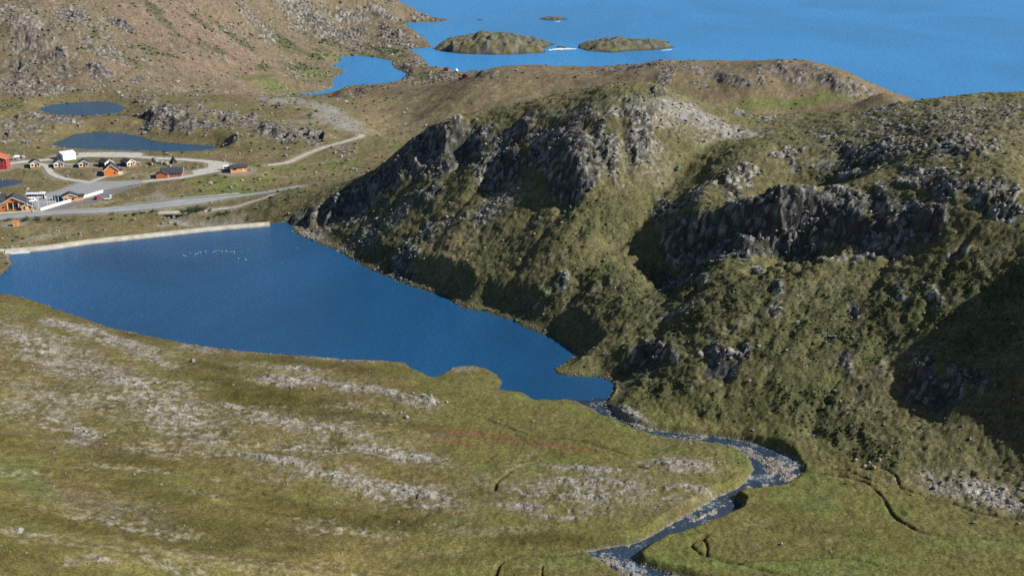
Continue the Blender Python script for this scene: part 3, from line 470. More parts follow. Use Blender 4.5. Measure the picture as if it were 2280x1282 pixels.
# small brooks cut into the meadow
brook = np.zeros(x.shape, f32)
for pts, w, dpt in [([(1785,1046),(1840,1053),(1890,1062),(1925,1075),(1955,1097),(1975,1125),(1995,1152),(2030,1175),(2070,1190),(2150,1197),(2290,1212)], .55, 1.0), ([(1850,1040),(1900,1052),(1950,1078)], .45, .8), ([(1960,1040),(1990,1055),(2008,1085),(2060,1105)], .5, 1.0), ([(2060,1108),(2120,1120),(2200,1148),(2290,1160)], .8, .8),
                    ([(1572,1192),(1545,1203),(1540,1212),(1562,1228),(1600,1243),(1660,1258),(1740,1280),(1790,1300)], .6, 1.1), ([(1565,1195),(1575,1215),(1572,1232)], .5, .9), ([(1640,1250),(1760,1245),(1880,1243),(1960,1262),(2010,1275)], .4, .6), ([(1100,1285),(1106,1268),(1118,1252),(1160,1240),(1230,1238),(1270,1234),(1310,1224)], .6, 1.0), ([(1206,1290),(1207,1262)], .4, .8),
                    ([(1100,1090),(1110,1070),(1150,1045),(1200,1030)], .7, .8), ([(1085,935),(1130,950),(1200,972),(1300,985),(1390,1010)], .7, .5), ([(450,1070),(560,1092),(680,1118)], .6, .9), ([(2080,1230),(2180,1255)], .4, .5), ([(1420,1035),(1440,1045)], .7, .8)]:
    w = w*.62; d = seg_dist(x, y, np.array(spline([hit(*q) for q in pts], 5)), 10) + warp*.35
    k = np.exp(-(np.maximum(d, 0)/w)**2)
    H -= k*dpt*.8; brook = np.maximum(brook, k)
d = seg_dist(x, y, np.array(spline([hit(*q) for q in [(540,488),(480,494),(430,497),(405,492),(390,484),(378,476)]], 5)), 14)
H = np.where(lake_d > 2, H - 2.0*np.exp(-(d/2.6)**2), H); MK['gravel'] = np.maximum(MK['gravel'], np.exp(-(d/3.0)**2)*.8)
# roads: the ground lies just under the road sheet
H = H*1.0
flat = smooth(2.5, .2, road_d)
H = np.where((flat > 0) & (lake_d > 0), H*(1-flat) + (HB-.10)*flat, H)
H = H.astype(f32)
def ground(px_, py_):
    """final height of the ground at a world point"""
    px_ = np.asarray(px_, float); py_ = np.asarray(py_, float)
    j = np.clip(np.searchsorted(AY, py_)-1, 0, NY-2); u = px_/py_
    i = np.clip(np.searchsorted(AU, u)-1, 0, NU-2)
    ty = np.clip((py_-AY[j])/(AY[j+1]-AY[j]), 0, 1); tx = np.clip((u-AU[i])/(AU[i+1]-AU[i]), 0, 1)
    return (H[j, i]*(1-tx) + H[j, i+1]*tx)*(1-ty) + (H[j+1, i]*(1-tx) + H[j+1, i+1]*tx)*ty

# ------------------------------------------------------------------ colour of the ground: what grows or lies there, plus painted cliff shade
def c3(*v): return np.array(v, f32)
OLIVE, GREEN, BROWN, TAN = c3(.121,.105,.036), c3(.102,.126,.036), c3(.116,.090,.044), c3(.255,.215,.115)
ROCK, DROCK_SHADE, STONE, PINK = c3(.165,.160,.155), c3(.062,.060,.060), c3(.27,.250,.222), c3(.190,.135,.098)
GRAV, MUD, SHRUB, LICH = c3(.27,.26,.235), c3(.150,.075,.036), c3(.044,.056,.024), c3(.29,.315,.285)
yc = y + 1.1*H
n1 = fbm(x/30, yc/30, 4, 110); n2 = fbm(x/7, yc/7, 3, 120); n3 = fbm(x/1.8, yc/1.8, 2, 130); n5 = perlin(x/.7, yc/.7, 150)
def mix(c, k, col): k = np.clip(k, 0, 1)[..., None]; c += (col-c)*k
C = np.empty(x.shape+(3,), f32); C[:] = OLIVE
mix(C, smooth(-.1, .5, n1 + .3*n2)*.75, BROWN)
mix(C, smooth(.0, .6, -n1 + .4*n2)*(.32+.45*is_v), GREEN)
mix(C, smooth(.05, .45, fbm(xr_/45, yr_/16, 4, 170))*(.55*is_n + .4*is_v), c3(.068,.054,.011))
mix(C, smooth(.10, .5, fbm(xr_/40, yr_/12, 4, 175))*(.5*is_n + .5*is_v), c3(.215,.17,.06))
mix(C, is_h*.75, c3(.118,.114,.058)); mix(C, is_v*.45, c3(.130,.132,.040)); mix(C, is_h*smooth(.0, .6, n2 + .5*n1)*.5, c3(.165,.152,.078))
mix(C, is_l*.75, c3(.172,.134,.092)); mix(C, is_t*.55, c3(.160,.134,.078)); mix(C, is_m*.75, c3(.150,.120,.088))
mix(C, MK['pink']*.9*smooth(-.6, .3, n2), PINK)
mix(C, MK['tan']*.85*smooth(-.7, .2, n3 + .5*n2), TAN*.85)
mix(C, MK['green']*.85, GREEN*1.1)
mix(C, MK['moss']*.95*smooth(-.7, .3, n2 + .5*n3), c3(.050,.045,.011)); mix(C, MK['mud']*.6, MUD); mix(C, MK['mud']*smooth(.1, .4, n2), c3(.08,.07,.07))
mix(C, np.clip(shr*.55 + shr_n*.8, 0, 1)*.8*smooth(-.9, .3, n3 + n2), SHRUB)
mix(C, is_m*np.clip(MK['shrub']*1.1, 0, 1)*.75*smooth(-.5, .3, n3 + n2), c3(.062,.076,.034))
# stony ground: stones and turf in streaks
stony = np.clip(scree*1.1, 0, 1); mix(C, stony*.9*smooth(-.7, .4, n2 + n3), c3(.205,.178,.150)); stn = smooth(.36, .74, stony*.72 + .40*n3 + .22*n2 + (c3v-.5)*.30 + .2*n5 + .5*fbm(xr_/9, yr_/2.4, 3, 180))
mix(C, stn*stony*.75, STONE*.92); mix(C, stn*stony*smooth(.62, .9, c3v)*.35, LICH); mix(C, stn*stony*smooth(.35, .1, c3v)*.6, c3(.10,.09,.075))
# thin stony cover on the near slope and the far flats
bare = smooth(.12, .5, fbm(xr_/30, yr_/9, 4, 160) + .25*n3)*(.85*is_n*smooth(1.0, 5, HB-LAKE) + .30*is_v*valley*.4 + .55*is_t + .65*is_m + .4*is_h + .35*is_l)*calm
mix(C, bare*.75*smooth(-.5, .5, n3+n5*.6), c3(.27,.245,.205)); 
rk = rock_edge
rc = np.where((c3v > .66)[..., None], ROCK*c3(1.32,1.27,1.19), np.where((c3v < .34)[..., None], c3(.065,.062,.036), ROCK*.72))*(.75 + .5*c2v[..., None])
k = np.clip(rk*smooth(-.45, .35, n3*1.3 + n2*.8 + .2 + .35*MK['rock']), 0, 1)[..., None]; C += (rc-C)*k
mix(C, MK['darkrock']*rk*.85, DROCK_SHADE)  # dark rock tone; on the cliffs it paints in their shade
mix(C, rk*smooth(.75, .95, c3v)*.5, LICH)
mix(C, rk*(is_m*.4 + is_t*.4 + is_l*.5)*smooth(.2, .8, c3v), c3(.20,.165,.145))
mix(C, MK['gravel']*.85, GRAV*(.9))
gr = .45 + .55*np.clip(rk + stn*stony + .5*is_h + .4*is_m, 0, 1)
C *= np.clip(1 + .40*n3*(.5+.5*gr) + .48*n5*gr + .16*n2 + .25*(c3v-.5)*gr, .3, 2)[..., None]
bedc = STONE*.75
mix(C, MK['bed'], bedc); C = np.where((MK['bed'] > .5)[..., None], C*(.55 + .8*c3v[..., None]), C)
mix(C, brook*.6, c3(.045,.042,.022))
# wet rim at the waterline
wet = smooth(1.6, .2, np.minimum(np.abs(lake_d), np.abs(cd)))*(H < np.where(HB > 12, LAKE+.8, .9))
mix(C, wet*.6, c3(.05,.048,.042))
# trodden, stony verge by the roads
mix(C, smooth(3.2, .3, road_d + warp)*.75, c3(.25,.235,.20))
C = np.clip(C, .012, .6)

# ------------------------------------------------------------------ materials
def newmat(name):
    m = bpy.data.materials.new(name); m.use_nodes = True
    nt = m.node_tree; return m, nt, nt.nodes['Principled BSDF']
def nd(nt, t, **kw):
    n = nt.nodes.new(t)
    for k, v in kw.items(): setattr(n, k, v)
    return n
def ground_material(name, scale=1.0):
    m, nt, p = newmat(name); L = nt.links.new
    at = nd(nt, 'ShaderNodeAttribute', attribute_name='Col'); geo = nd(nt, 'ShaderNodeNewGeometry')
    a = nd(nt, 'ShaderNodeTexNoise'); a.inputs['Scale'].default_value = 1.7*scale; a.inputs['Detail'].default_value = 6; a.inputs['Roughness'].default_value = .7
    b = nd(nt, 'ShaderNodeTexNoise'); b.inputs['Scale'].default_value = .35*scale; b.inputs['Detail'].default_value = 4
    L(geo.outputs['Position'], a.inputs['Vector']); L(geo.outputs['Position'], b.inputs['Vector'])
    r = nd(nt, 'ShaderNodeMapRange'); r.inputs[1].default_value = .3; r.inputs[2].default_value = .7; r.inputs[3].default_value = .42; r.inputs[4].default_value = 1.62
    L(a.outputs['Fac'], r.inputs[0])
    r2 = nd(nt, 'ShaderNodeMapRange'); r2.inputs[1].default_value = .3; r2.inputs[2].default_value = .7; r2.inputs[3].default_value = .86; r2.inputs[4].default_value = 1.14
    L(b.outputs['Fac'], r2.inputs[0])
    mu = nd(nt, 'ShaderNodeMath', operation='MULTIPLY'); L(r.outputs[0], mu.inputs[0]); L(r2.outputs[0], mu.inputs[1])
    vm = nd(nt, 'ShaderNodeVectorMath', operation='SCALE'); L(at.outputs['Color'], vm.inputs[0]); L(mu.outputs[0], vm.inputs['Scale'])
    L(vm.outputs[0], p.inputs['Base Color']); p.inputs['Roughness'].default_value = .95; p.inputs['Specular IOR Level'].default_value = .15
    bp = nd(nt, 'ShaderNodeBump'); bp.inputs['Strength'].default_value = .7; bp.inputs['Distance'].default_value = .35/scale
    L(a.outputs['Fac'], bp.inputs['Height']); L(bp.outputs[0], p.inputs['Normal'])
    return m
def plain(name, col, rough=.7, noise=.25, nscale=2.0, bump=0.0, metal=0.0, spec=.3):
    m, nt, p = newmat(name); L = nt.links.new
    tc = nd(nt, 'ShaderNodeNewGeometry')
    n = nd(nt, 'ShaderNodeTexNoise'); n.inputs['Scale'].default_value = nscale; n.inputs['Detail'].default_value = 5; L(tc.outputs['Position'], n.inputs['Vector'])
    r = nd(nt, 'ShaderNodeMapRange'); r.inputs[1].default_value = .3; r.inputs[2].default_value = .7; r.inputs[3].default_value = 1-noise; r.inputs[4].default_value = 1+noise
    L(n.outputs['Fac'], r.inputs[0])
    vm = nd(nt, 'ShaderNodeVectorMath', operation='SCALE'); vm.inputs[0].default_value = col; L(r.outputs[0], vm.inputs['Scale'])
    L(vm.outputs[0], p.inputs['Base Color']); p.inputs['Roughness'].default_value = rough; p.inputs['Metallic'].default_value = metal; p.inputs['Specular IOR Level'].default_value = spec
    if bump:
        bp = nd(nt, 'ShaderNodeBump'); bp.inputs['Distance'].default_value = bump; L(n.outputs['Fac'], bp.inputs['Height']); L(bp.outputs[0], p.inputs['Normal'])
    return m
def water(name, deep, scale, amp, rough, patch=.25, pscale=.012, stretch=1.6, tone=.3):
    m, nt, p = newmat(name); L = nt.links.new
    geo = nd(nt, 'ShaderNodeNewGeometry')
    mp = nd(nt, 'ShaderNodeMapping'); mp.inputs['Scale'].default_value = (1, stretch, 1); mp.inputs['Rotation'].default_value = (0, 0, .35); L(geo.outputs['Position'], mp.inputs['Vector'])
    a = nd(nt, 'ShaderNodeTexNoise'); a.inputs['Scale'].default_value = scale; a.inputs['Detail'].default_value = 5; a.inputs['Roughness'].default_value = .62; L(mp.outputs[0], a.inputs['Vector'])
    big = nd(nt, 'ShaderNodeTexNoise'); big.inputs['Scale'].default_value = pscale; big.inputs['Detail'].default_value = 5; big.inputs['Roughness'].default_value = .6; big.inputs['Distortion'].default_value = .6; mb = nd(nt, 'ShaderNodeMapping'); mb.inputs['Scale'].default_value = (1, .45, 1); mb.inputs['Rotation'].default_value = (0, 0, -.5); L(geo.outputs['Position'], mb.inputs['Vector']); L(mb.outputs[0], big.inputs['Vector'])
    # wind: rougher and calmer patches
    w = nd(nt, 'ShaderNodeMapRange'); w.inputs[1].default_value = .35; w.inputs[2].default_value = .65; w.inputs[3].default_value = 1-patch; w.inputs[4].default_value = 1+patch; L(big.outputs['Fac'], w.inputs[0])
    bp = nd(nt, 'ShaderNodeBump'); bp.inputs['Distance'].default_value = amp; L(a.outputs['Fac'], bp.inputs['Height']); L(w.outputs[0], bp.inputs['Strength'])
    L(bp.outputs[0], p.inputs['Normal'])
    cr = nd(nt, 'ShaderNodeMapRange'); cr.inputs[1].default_value = .36; cr.inputs[2].default_value = .66; cr.inputs[3].default_value = 1-tone; cr.inputs[4].default_value = 1+tone; L(big.outputs['Fac'], cr.inputs[0])
    vm = nd(nt, 'ShaderNodeVectorMath', operation='SCALE'); vm.inputs[0].default_value = deep; L(cr.outputs[0], vm.inputs['Scale'])
    L(vm.outputs[0], p.inputs['Base Color']); p.inputs['Roughness'].default_value = rough; p.inputs['IOR'].default_value = 1.333; p.inputs['Specular IOR Level'].default_value = .35
    return m
M = {}
M['ground'] = ground_material('turf_and_rock')
M['sea'] = water('sea_water', (.038,.235,.53), .16, 1.1, .28, .15, .006, 2.2, .10)
M['lake'] = water('lake_water', (.014,.088,.215), .45, .6, .22, .5, .011, 2.2, .26)
M['pond'] = water('pond_water', (.020,.075,.150), .45, .3, .2, .3, .03, 2.0, .15)
M['river'] = water('river_water', (.026,.050,.085), .9, .6, .15, .3, .05, 1.2)
def riffles(m):
    nt = m.node_tree; L = nt.links.new; p = nt.nodes['Principled BSDF']; src = p.inputs['Base Color'].links[0].from_socket
    geo = nd(nt, 'ShaderNodeNewGeometry'); a = nd(nt, 'ShaderNodeTexNoise'); a.inputs['Scale'].default_value = 1.3; a.inputs['Detail'].default_value = 4; a.inputs['Roughness'].default_value = .7; L(geo.outputs['Position'], a.inputs['Vector'])
    b = nd(nt, 'ShaderNodeTexNoise'); b.inputs['Scale'].default_value = .14; b.inputs['Detail'].default_value = 2; L(geo.outputs['Position'], b.inputs['Vector'])
    s = nd(nt, 'ShaderNodeMath', operation='ADD'); L(a.outputs['Fac'], s.inputs[0]); L(b.outputs['Fac'], s.inputs[1])
    r = nd(nt, 'ShaderNodeMapRange'); r.inputs[1].default_value = 1.09; r.inputs[2].default_value = 1.28; L(s.outputs[0], r.inputs[0])
    mx = nd(nt, 'ShaderNodeMix', data_type='RGBA'); L(r.outputs[0], mx.inputs['Factor']); L(src, mx.inputs[6]); mx.inputs[7].default_value = (.34, .37, .40, 1); L(mx.outputs[2], p.inputs['Base Color'])
riffles(M['river'])
M['asphalt'] = plain('worn_asphalt', (.27,.28,.29), .85, .12, .25)
M['asphalt_dark'] = plain('dark_asphalt', (.16,.163,.178), .85, .15, .25)
M['gravel'] = plain('gravel_surface', (.44,.42,.38), .95, .22, .5, .05)
M['track'] = plain('dirt_track', (.40,.365,.30), .95, .22, .5, .05)
M['concrete'] = plain('weathered_concrete', (.46,.43,.36), .9, .22, .35, .03)
M['white'] = plain('white_paint', (.78,.78,.76), .5, .06, 1.0)
M['cream'] = plain('cream_paint', (.72,.66,.50), .6, .08, 1.0)
M['orange'] = plain('orange_stain', (.68,.225,.06), .7, .14, .8)
M['amber'] = plain('amber_wood', (.72,.37,.15), .7, .15, .8)
M['rust'] = plain('rust_red_paint', (.48,.13,.06), .7, .12, .8)
M['red'] = plain('red_paint', (.42,.03,.03), .5, .1, .8)
M['darkroof'] = plain('dark_roof_felt', (.05,.056,.072), .8, .2, .7)
M['greenwall'] = plain('dark_green_stain', (.03,.045,.04), .7, .15, 1)
M['sheet'] = plain('pale_sheet_metal', (.72,.74,.80), .4, .05, .6)
M['sheetdark'] = plain('blue_grey_sheet', (.30,.32,.42), .5, .08, .6)
M['glass'] = plain('window_glass', (.015,.02,.03), .08, .1, 1, spec=.6)
M['tyre'] = plain('black_rubber', (.015,.015,.015), .8, .1, 3)
M['chrome'] = plain('galvanised_steel', (.55,.56,.57), .4, .1, 2, metal=.6)
M['carred'] = plain('magenta_red_car_paint', (.34,.045,.09), .25, .05, 2, spec=.5)
M['teal'] = plain('teal_paint', (.02,.12,.19), .35, .08, 2)
M['wood'] = plain('weathered_wood', (.22,.17,.12), .85, .25, 3)
M['deck'] = plain('brown_deck_boards', (.34,.17,.08), .8, .2, 2)
M['black'] = plain('black_canvas', (.02,.02,.022), .8, .15, 2)
M['gull'] = plain('white_feathers', (.8,.8,.8), .7, .04, 4)
M['gullgrey'] = plain('grey_feathers', (.33,.34,.36), .7, .06, 4)
M['leaf'] = plain('willow_leaves', (.045,.085,.035), .8, .35, 1.5)
M['bark'] = plain('grey_bark', (.12,.10,.08), .9, .2, 3)
M['blueflag'] = plain('blue_cloth', (.03,.06,.25), .8, .1, 2)
M['redflag'] = plain('red_cloth', (.45,.03,.04), .8, .1, 2)

# ------------------------------------------------------------------ mesh helpers
def mesh_np(name, V, Q, mat, col=None, smooth_=True):
    V = np.asarray(V, f32); Q = np.asarray(Q, np.int32); k = Q.shape[1]
    me = bpy.data.meshes.new(name)
    me.vertices.add(len(V)); me.vertices.foreach_set('co', V.ravel())
    me.loops.add(Q.size); me.loops.foreach_set('vertex_index', Q.ravel())
    me.polygons.add(len(Q)); me.polygons.foreach_set('loop_start', np.arange(0, Q.size, k, dtype=np.int32))
    if smooth_: me.polygons.foreach_set('use_smooth', np.ones(len(Q), bool))
    else: me.polygons.foreach_set('use_smooth', np.zeros(len(Q), bool))
    if col is not None:
        a = me.attributes.new('Col', 'FLOAT_COLOR', 'POINT')
        c4 = np.ones((len(V), 4), f32); c4[:, :3] = col; a.data.foreach_set('color', c4.ravel())
    me.update(calc_edges=True); me.materials.append(mat)
    o = bpy.data.objects.new(name, me); COL.objects.link(o); return o
def tag(o, label=None, cat=None, group=None, kind=None):
    for k, v in (('label', label), ('category', cat), ('group', group), ('kind', kind)):
        if v: o[k] = v
    return o
class MB:
    def __init__(s): s.v = []; s.f = []
    def add(s, vs, fs):
        b = len(s.v); s.v += [tuple(v) for v in vs]; s.f += [tuple(b+i for i in f) for f in fs]; return s
    def box(s, x0, x1, y0, y1, z0, z1):
        return s.add([(x0,y0,z0),(x1,y0,z0),(x1,y1,z0),(x0,y1,z0),(x0,y0,z1),(x1,y0,z1),(x1,y1,z1),(x0,y1,z1)],
                     [(3,2,1,0),(4,5,6,7),(0,1,5,4),(1,2,6,5),(2,3,7,6),(3,0,4,7)])
    def prism(s, prof, y0, y1):
        """profile in x-z swept along y"""
        n = len(prof)
        vs = [(a, y0, b) for a, b in prof] + [(a, y1, b) for a, b in prof]
        return s.add(vs, [tuple(range(n)), tuple(range(2*n-1, n-1, -1))] + [(i, i+n, (i+1) % n+n, (i+1) % n) for i in range(n)])
    def prismx(s, prof, x0, x1):
        """profile in y-z swept along x"""
        n = len(prof)
        vs = [(x0, a, b) for a, b in prof] + [(x1, a, b) for a, b in prof]
        return s.add(vs, [tuple(range(n-1, -1, -1)), tuple(range(n, 2*n))] + [(i, (i+1) % n, (i+1) % n+n, i+n) for i in range(n)])
    def tube(s, pts, rad, n=8, cap=True):
        pts = [Vector(p) for p in pts]; rad = rad if isinstance(rad, (list, tuple)) else [rad]*len(pts)
        rings = []
        for i, p in enumerate(pts):
            d = (pts[min(i+1, len(pts)-1)]-pts[max(i-1, 0)]).normalized()
            a = d.orthogonal().normalized(); b = d.cross(a)
            rings.append([p + (a*math.cos(2*math.pi*k/n) + b*math.sin(2*math.pi*k/n))*rad[i] for k in range(n)])
        vs = [v for r in rings for v in r]; fs = []
        for i in range(len(pts)-1):
            for k in range(n): fs.append((i*n+k, i*n+(k+1) % n, (i+1)*n+(k+1) % n, (i+1)*n+k))
        if cap: fs += [tuple(range(n-1, -1, -1)), tuple(range((len(pts)-1)*n, len(pts)*n))]
        return s.add(vs, fs)
    def disc(s, c, axis, r, h, n=14):
        c = Vector(c); ax = Vector(axis).normalized()
        return s.tube([c-ax*h/2, c+ax*h/2], r, n)
    def build(s, name, mat, parent=None, smooth_=False, bevel=0):
        me = bpy.data.meshes.new(name); me.from_pydata(s.v, [], s.f); me.update()
        if smooth_: me.polygons.foreach_set('use_smooth', [True]*len(me.polygons))
        me.materials.append(M[mat] if isinstance(mat, str) else mat)
        o = bpy.data.objects.new(name, me); COL.objects.link(o)
        if parent: o.parent = parent
        if bevel:
            b = o.modifiers.new('bevel', 'BEVEL'); b.width = bevel; b.segments = 2; b.limit_method = 'ANGLE'
        return o
def empty(name, loc, rz=0, label=None, cat=None, group=None):
    o = bpy.data.objects.new(name, None); COL.objects.link(o); o.location = loc; o.rotation_euler = (0, 0, rz)
    o.empty_display_size = .5
    return tag(o, label, cat, group)
def copy_tree(o, parent=None):
    c = o.copy(); COL.objects.link(c); c.parent = parent
    if parent is not None: c.matrix_parent_inverse = o.matrix_parent_inverse
    for ch in [k for k in o.children]: copy_tree(ch, c)
    return c
def place(px, py):
    """ground point under a photo point"""
    a, b = hit(px, py); return (a, b, float(ground(a, b)))

# ------------------------------------------------------------------ the land, cut into its named pieces
Qi = (np.arange(NY-1)[:, None]*NU + np.arange(NU-1)[None, :]).ravel()
quads = np.stack([Qi, Qi+1, Qi+1+NU, Qi+NU], 1)
Vall = np.stack([GXX.ravel(), GYY.ravel(), H.ravel()], 1); Call = C.reshape(-1, 3)
under = ((lake_d < -7) | (lag_d < -8) | (cd < -12)).ravel()
keepq = ~(under[quads].all(1))
quads = quads[keepq]
# ground deep behind the hills, which no nearby viewpoint can see, is left out
ang = (H-HC)/np.hypot(GXX, GYY); top = np.maximum.accumulate(ang, 0); deep = ((ang < top-math.tan(math.radians(1.6))) & (GYY > 430)).ravel()
quads = quads[~(deep[quads].all(1))]
code = {'n': 0, 'v': 1, 'h': 2, 't': 3, 'l': 4, 'm': 5}
rc_ = np.vectorize(code.get)(REG).ravel()[quads[:, 0]]
NAMES = ['near_slope_terrain', 'valley_floor_terrain', 'rocky_hill_terrain', 'village_flat_terrain', 'headland_terrain', 'mountainside_terrain']
LAB = ['stony olive-brown slope rising from the near lake shore', 'grassy valley floor with winding river', 'steep dark hill with cliffs and shrubs beside the lake', 'grassy flat with roads and cabins below the dam', 'brown rounded headland in front of the sea', 'reddish stony mountainside above the ponds']
for i in range(6):
    q = quads[rc_ == i]; used, inv = np.unique(q, return_inverse=True)
    o = mesh_np(NAMES[i], Vall[used], inv.reshape(-1, 4), M['ground'], Call[used]); tag(o, LAB[i], kind='structure')
# islands: own small grids
def island(name, poly, hmax, peaks, seed, label, step=1.6):
    x0, y0 = poly.min(0)-6; x1, y1 = poly.max(0)+6
    gx, gy = np.meshgrid(np.arange(x0, x1, step), np.arange(y0, y1, step*2.0)); gx = gx.astype(f32); gy = gy.astype(f32)
    wv = fbm(gx/12, gy/12, 3, seed)
    d = -(sdf(gx, gy, poly, 60) + wv*3)
    h = np.minimum(np.maximum(d, 0)*.14, hmax*.22)
    crag = .62 + .40*fbm(gx/20, gy/28, 3, seed+3)
    for cx, cy, rx, ry, hh in peaks:
        q = np.sqrt(((gx-cx)/rx)**2 + ((gy-cy)/ry)**2) + wv*.35
        h = h + hh*smooth(1.1, .1, q)*smooth(0, 10, d)*crag
    a1, b1, v1 = cells(gx/8, gy/11, seed); a2, b2, v2 = cells(gx/3, gy/4, seed+1)
    rk = smooth(-.15, .25, fbm(gx/15, gy/15, 3, seed+5) + .25*(v1-.5) + .1)
    h = h + (rk*((v1-.4)*3.2*smooth(0, .2, b1-a1) + (v2-.4)*1.6) + fbm(gx/4, gy/4, 2, seed+8)*.4)*smooth(0, 6, d)
    z = np.where(d > 0, .35*smooth(0, 1.5, d) + np.maximum(h, 0), -.3 + .4*np.maximum(d, -6))
    n3_ = fbm(gx/2.5, gy/2.5, 2, seed+9); n1_ = fbm(gx/18, gy/18, 3, seed+11)
    c = np.empty(gx.shape+(3,), f32); c[:] = c3(.125,.115,.05); mix(c, smooth(-.1, .4, n1_)*.8, c3(.11,.13,.045)); mix(c, rk*smooth(-.3, .3, n3_+.2), ROCK*.75); c *= (.7 + .6*v2)[..., None]; mix(c, smooth(3.5, 1.0, d), c3(.12,.10,.075)); mix(c, smooth(1.6, .3, z), c3(.055,.05,.04))
    c *= (1+.3*n3_)[..., None]
    ny, nx = gx.shape; qi = (np.arange(ny-1)[:, None]*nx + np.arange(nx-1)[None, :]).ravel(); q = np.stack([qi, qi+1, qi+1+nx, qi+nx], 1)
    q = q[(d.ravel()[q] > -8).any(1)]; used, inv = np.unique(q, return_inverse=True)
    o = mesh_np(name, np.stack([gx.ravel(), gy.ravel(), z.ravel()], 1)[used], inv.reshape(-1, 4), M['ground'], np.clip(c.reshape(-1, 3)[used], .012, .5))
    return tag(o, label, kind='structure')
def pk(px, py, rx, ry, hh): a, b = at_z(px, py, 2); return (a, b, rx, ry, hh)
island('island', isle_a, 9, [pk(1090,108,60,80,13), pk(1070,102,9,14,8), pk(1100,108,30,50,3), pk(1140,108,34,40,4), pk(1010,110,24,30,5), pk(1180,112,26,30,4)], 210, 'green humped island with a rocky knob joined by a low spit')
island('island', isle_b, 6, [pk(1375,102,30,50,6), pk(1335,106,22,36,5), pk(1435,100,32,44,5), pk(1470,102,18,28,4), pk(1400,102,40,40,3)], 240, 'low flat-topped rocky island beyond the bay mouth')
island('skerry', isle_c, 3, [pk(1215,43,9,18,3), pk(1250,43,8,18,2.5)], 270, 'tiny bare skerry alone in open sea', 1.2)

island('skerry', zpoly([(1238,106),(1252,108),(1262,106),(1250,103)], SEA), 1.5, [], 290, 'low wave-washed rock in the channel between the two islands', 1.0)
island('skerry', zpoly([(1062,45),(1078,46),(1074,44)], SEA), 1.0, [], 295, 'low rock off the end of the far spit', 1.0)

# ------------------------------------------------------------------ water sheets
def sheet(name, poly, z, mat, label):
    P = np.asarray(poly); me = bpy.data.meshes.new(name)
    me.from_pydata([(p[0], p[1], z) for p in P], [], [tuple(range(len(P)))]); me.update(); me.materials.append(M[mat])
    o = bpy.data.objects.new(name, me); COL.objects.link(o); return tag(o, label, kind='structure')
S = 40000
sea = sheet('sea', [(-S, 560), (S, 560), (S, S), (-S, S)], SEA, 'sea', 'open blue sea reaching past the islands')
fm = plain('sea_foam', (.70,.74,.78), .9, .25, .4)
def surf(pts, seed, label):
    P = zpoly(pts, .05); x0, y0 = P.min(0)-2; x1, y1 = P.max(0)+2
    gx, gy = np.meshgrid(np.arange(x0, x1, .8), np.arange(y0, y1, 1.6)); gx = gx.astype(f32); gy = gy.astype(f32)
    d = sdf(gx, gy, P, 20) + 5*fbm(gx/5, gy/12, 3, seed) + 1.0; ny, nx = gx.shape; qi = (np.arange(ny-1)[:, None]*nx + np.arange(nx-1)[None, :]).ravel(); q = np.stack([qi, qi+1, qi+1+nx, qi+nx], 1)
    q = q[(d.ravel()[q] < 0).all(1)]
    if not len(q): return
    used, inv = np.unique(q, return_inverse=True)
    tag(mesh_np('surf', np.stack([gx.ravel(), gy.ravel(), np.full(gx.size, .06, f32)], 1)[used], inv.reshape(-1, 4), fm), label, kind='stuff')
surf([(1215,111),(1245,107),(1285,108),(1290,110),(1250,112),(1222,113)], 301, 'white surf in the channel between the islands')
surf([(1470,112),(1500,109),(1506,107),(1500,111),(1480,114)], 302, 'thin surf off the island point')
surf([(1205,46),(1230,49),(1262,46),(1240,50)], 303, 'thin surf round the skerry')
# lake: a grown copy of its outline so that the ground cuts the shoreline
def grow(poly, d):
    P = np.asarray(poly); c = []
    area = .5*np.sum(P[:, 0]*np.roll(P[:, 1], -1) - np.roll(P[:, 0], -1)*P[:, 1]); sg = 1 if area > 0 else -1
    for i in range(len(P)):
        a, b = P[i]-P[i-1], P[(i+1) % len(P)]-P[i]
        t = a/max(np.hypot(*a), 1e-6) + b/max(np.hypot(*b), 1e-6); n = np.array([t[1], -t[0]])*sg; n = n/max(np.hypot(*n), 1e-6)
        c.append(P[i] + n*d)
    return np.array(c)
sheet('lake', grow(LAKE_P, 2.0), LAKE, 'lake', 'dark blue reservoir lake behind the low dam')
sheet('pond', grow(pond1, 3), 29.6, 'pond', 'upper dull blue-green pond under the mountain')
sheet('pond', grow(pond2, 3), 24.3, 'pond', 'long blue pond behind the pale shed')
sheet('pond', grow(pond3, 3), 22.9, 'pond', 'small dark pond beside the cabin path')
# river: strip between the banks, following its fall
def river():
    xs0, ys0 = RIVER_P.min(0)-4; xs1, ys1 = RIVER_P.max(0)+4
    gx, gy = np.meshgrid(np.arange(xs0, xs1, 1.5), np.arange(ys0, ys1, 1.5)); gx = gx.astype(f32); gy = gy.astype(f32)
    d = sdf(gx, gy, RIVER_P, 20); z = wlevel(gy) + .012
    ny, nx = gx.shape; qi = (np.arange(ny-1)[:, None]*nx + np.arange(nx-1)[None, :]).ravel(); q = np.stack([qi, qi+1, qi+1+nx, qi+nx], 1)
    q = q[(d.ravel()[q] < 1.0).any(1)]; used, inv = np.unique(q, return_inverse=True)
    o = mesh_np('river', np.stack([gx.ravel(), gy.ravel(), z.ravel()], 1)[used], inv.reshape(-1, 4), M['river'])
    tag(o, 'shallow stony river winding into the lake', kind='structure')
river()

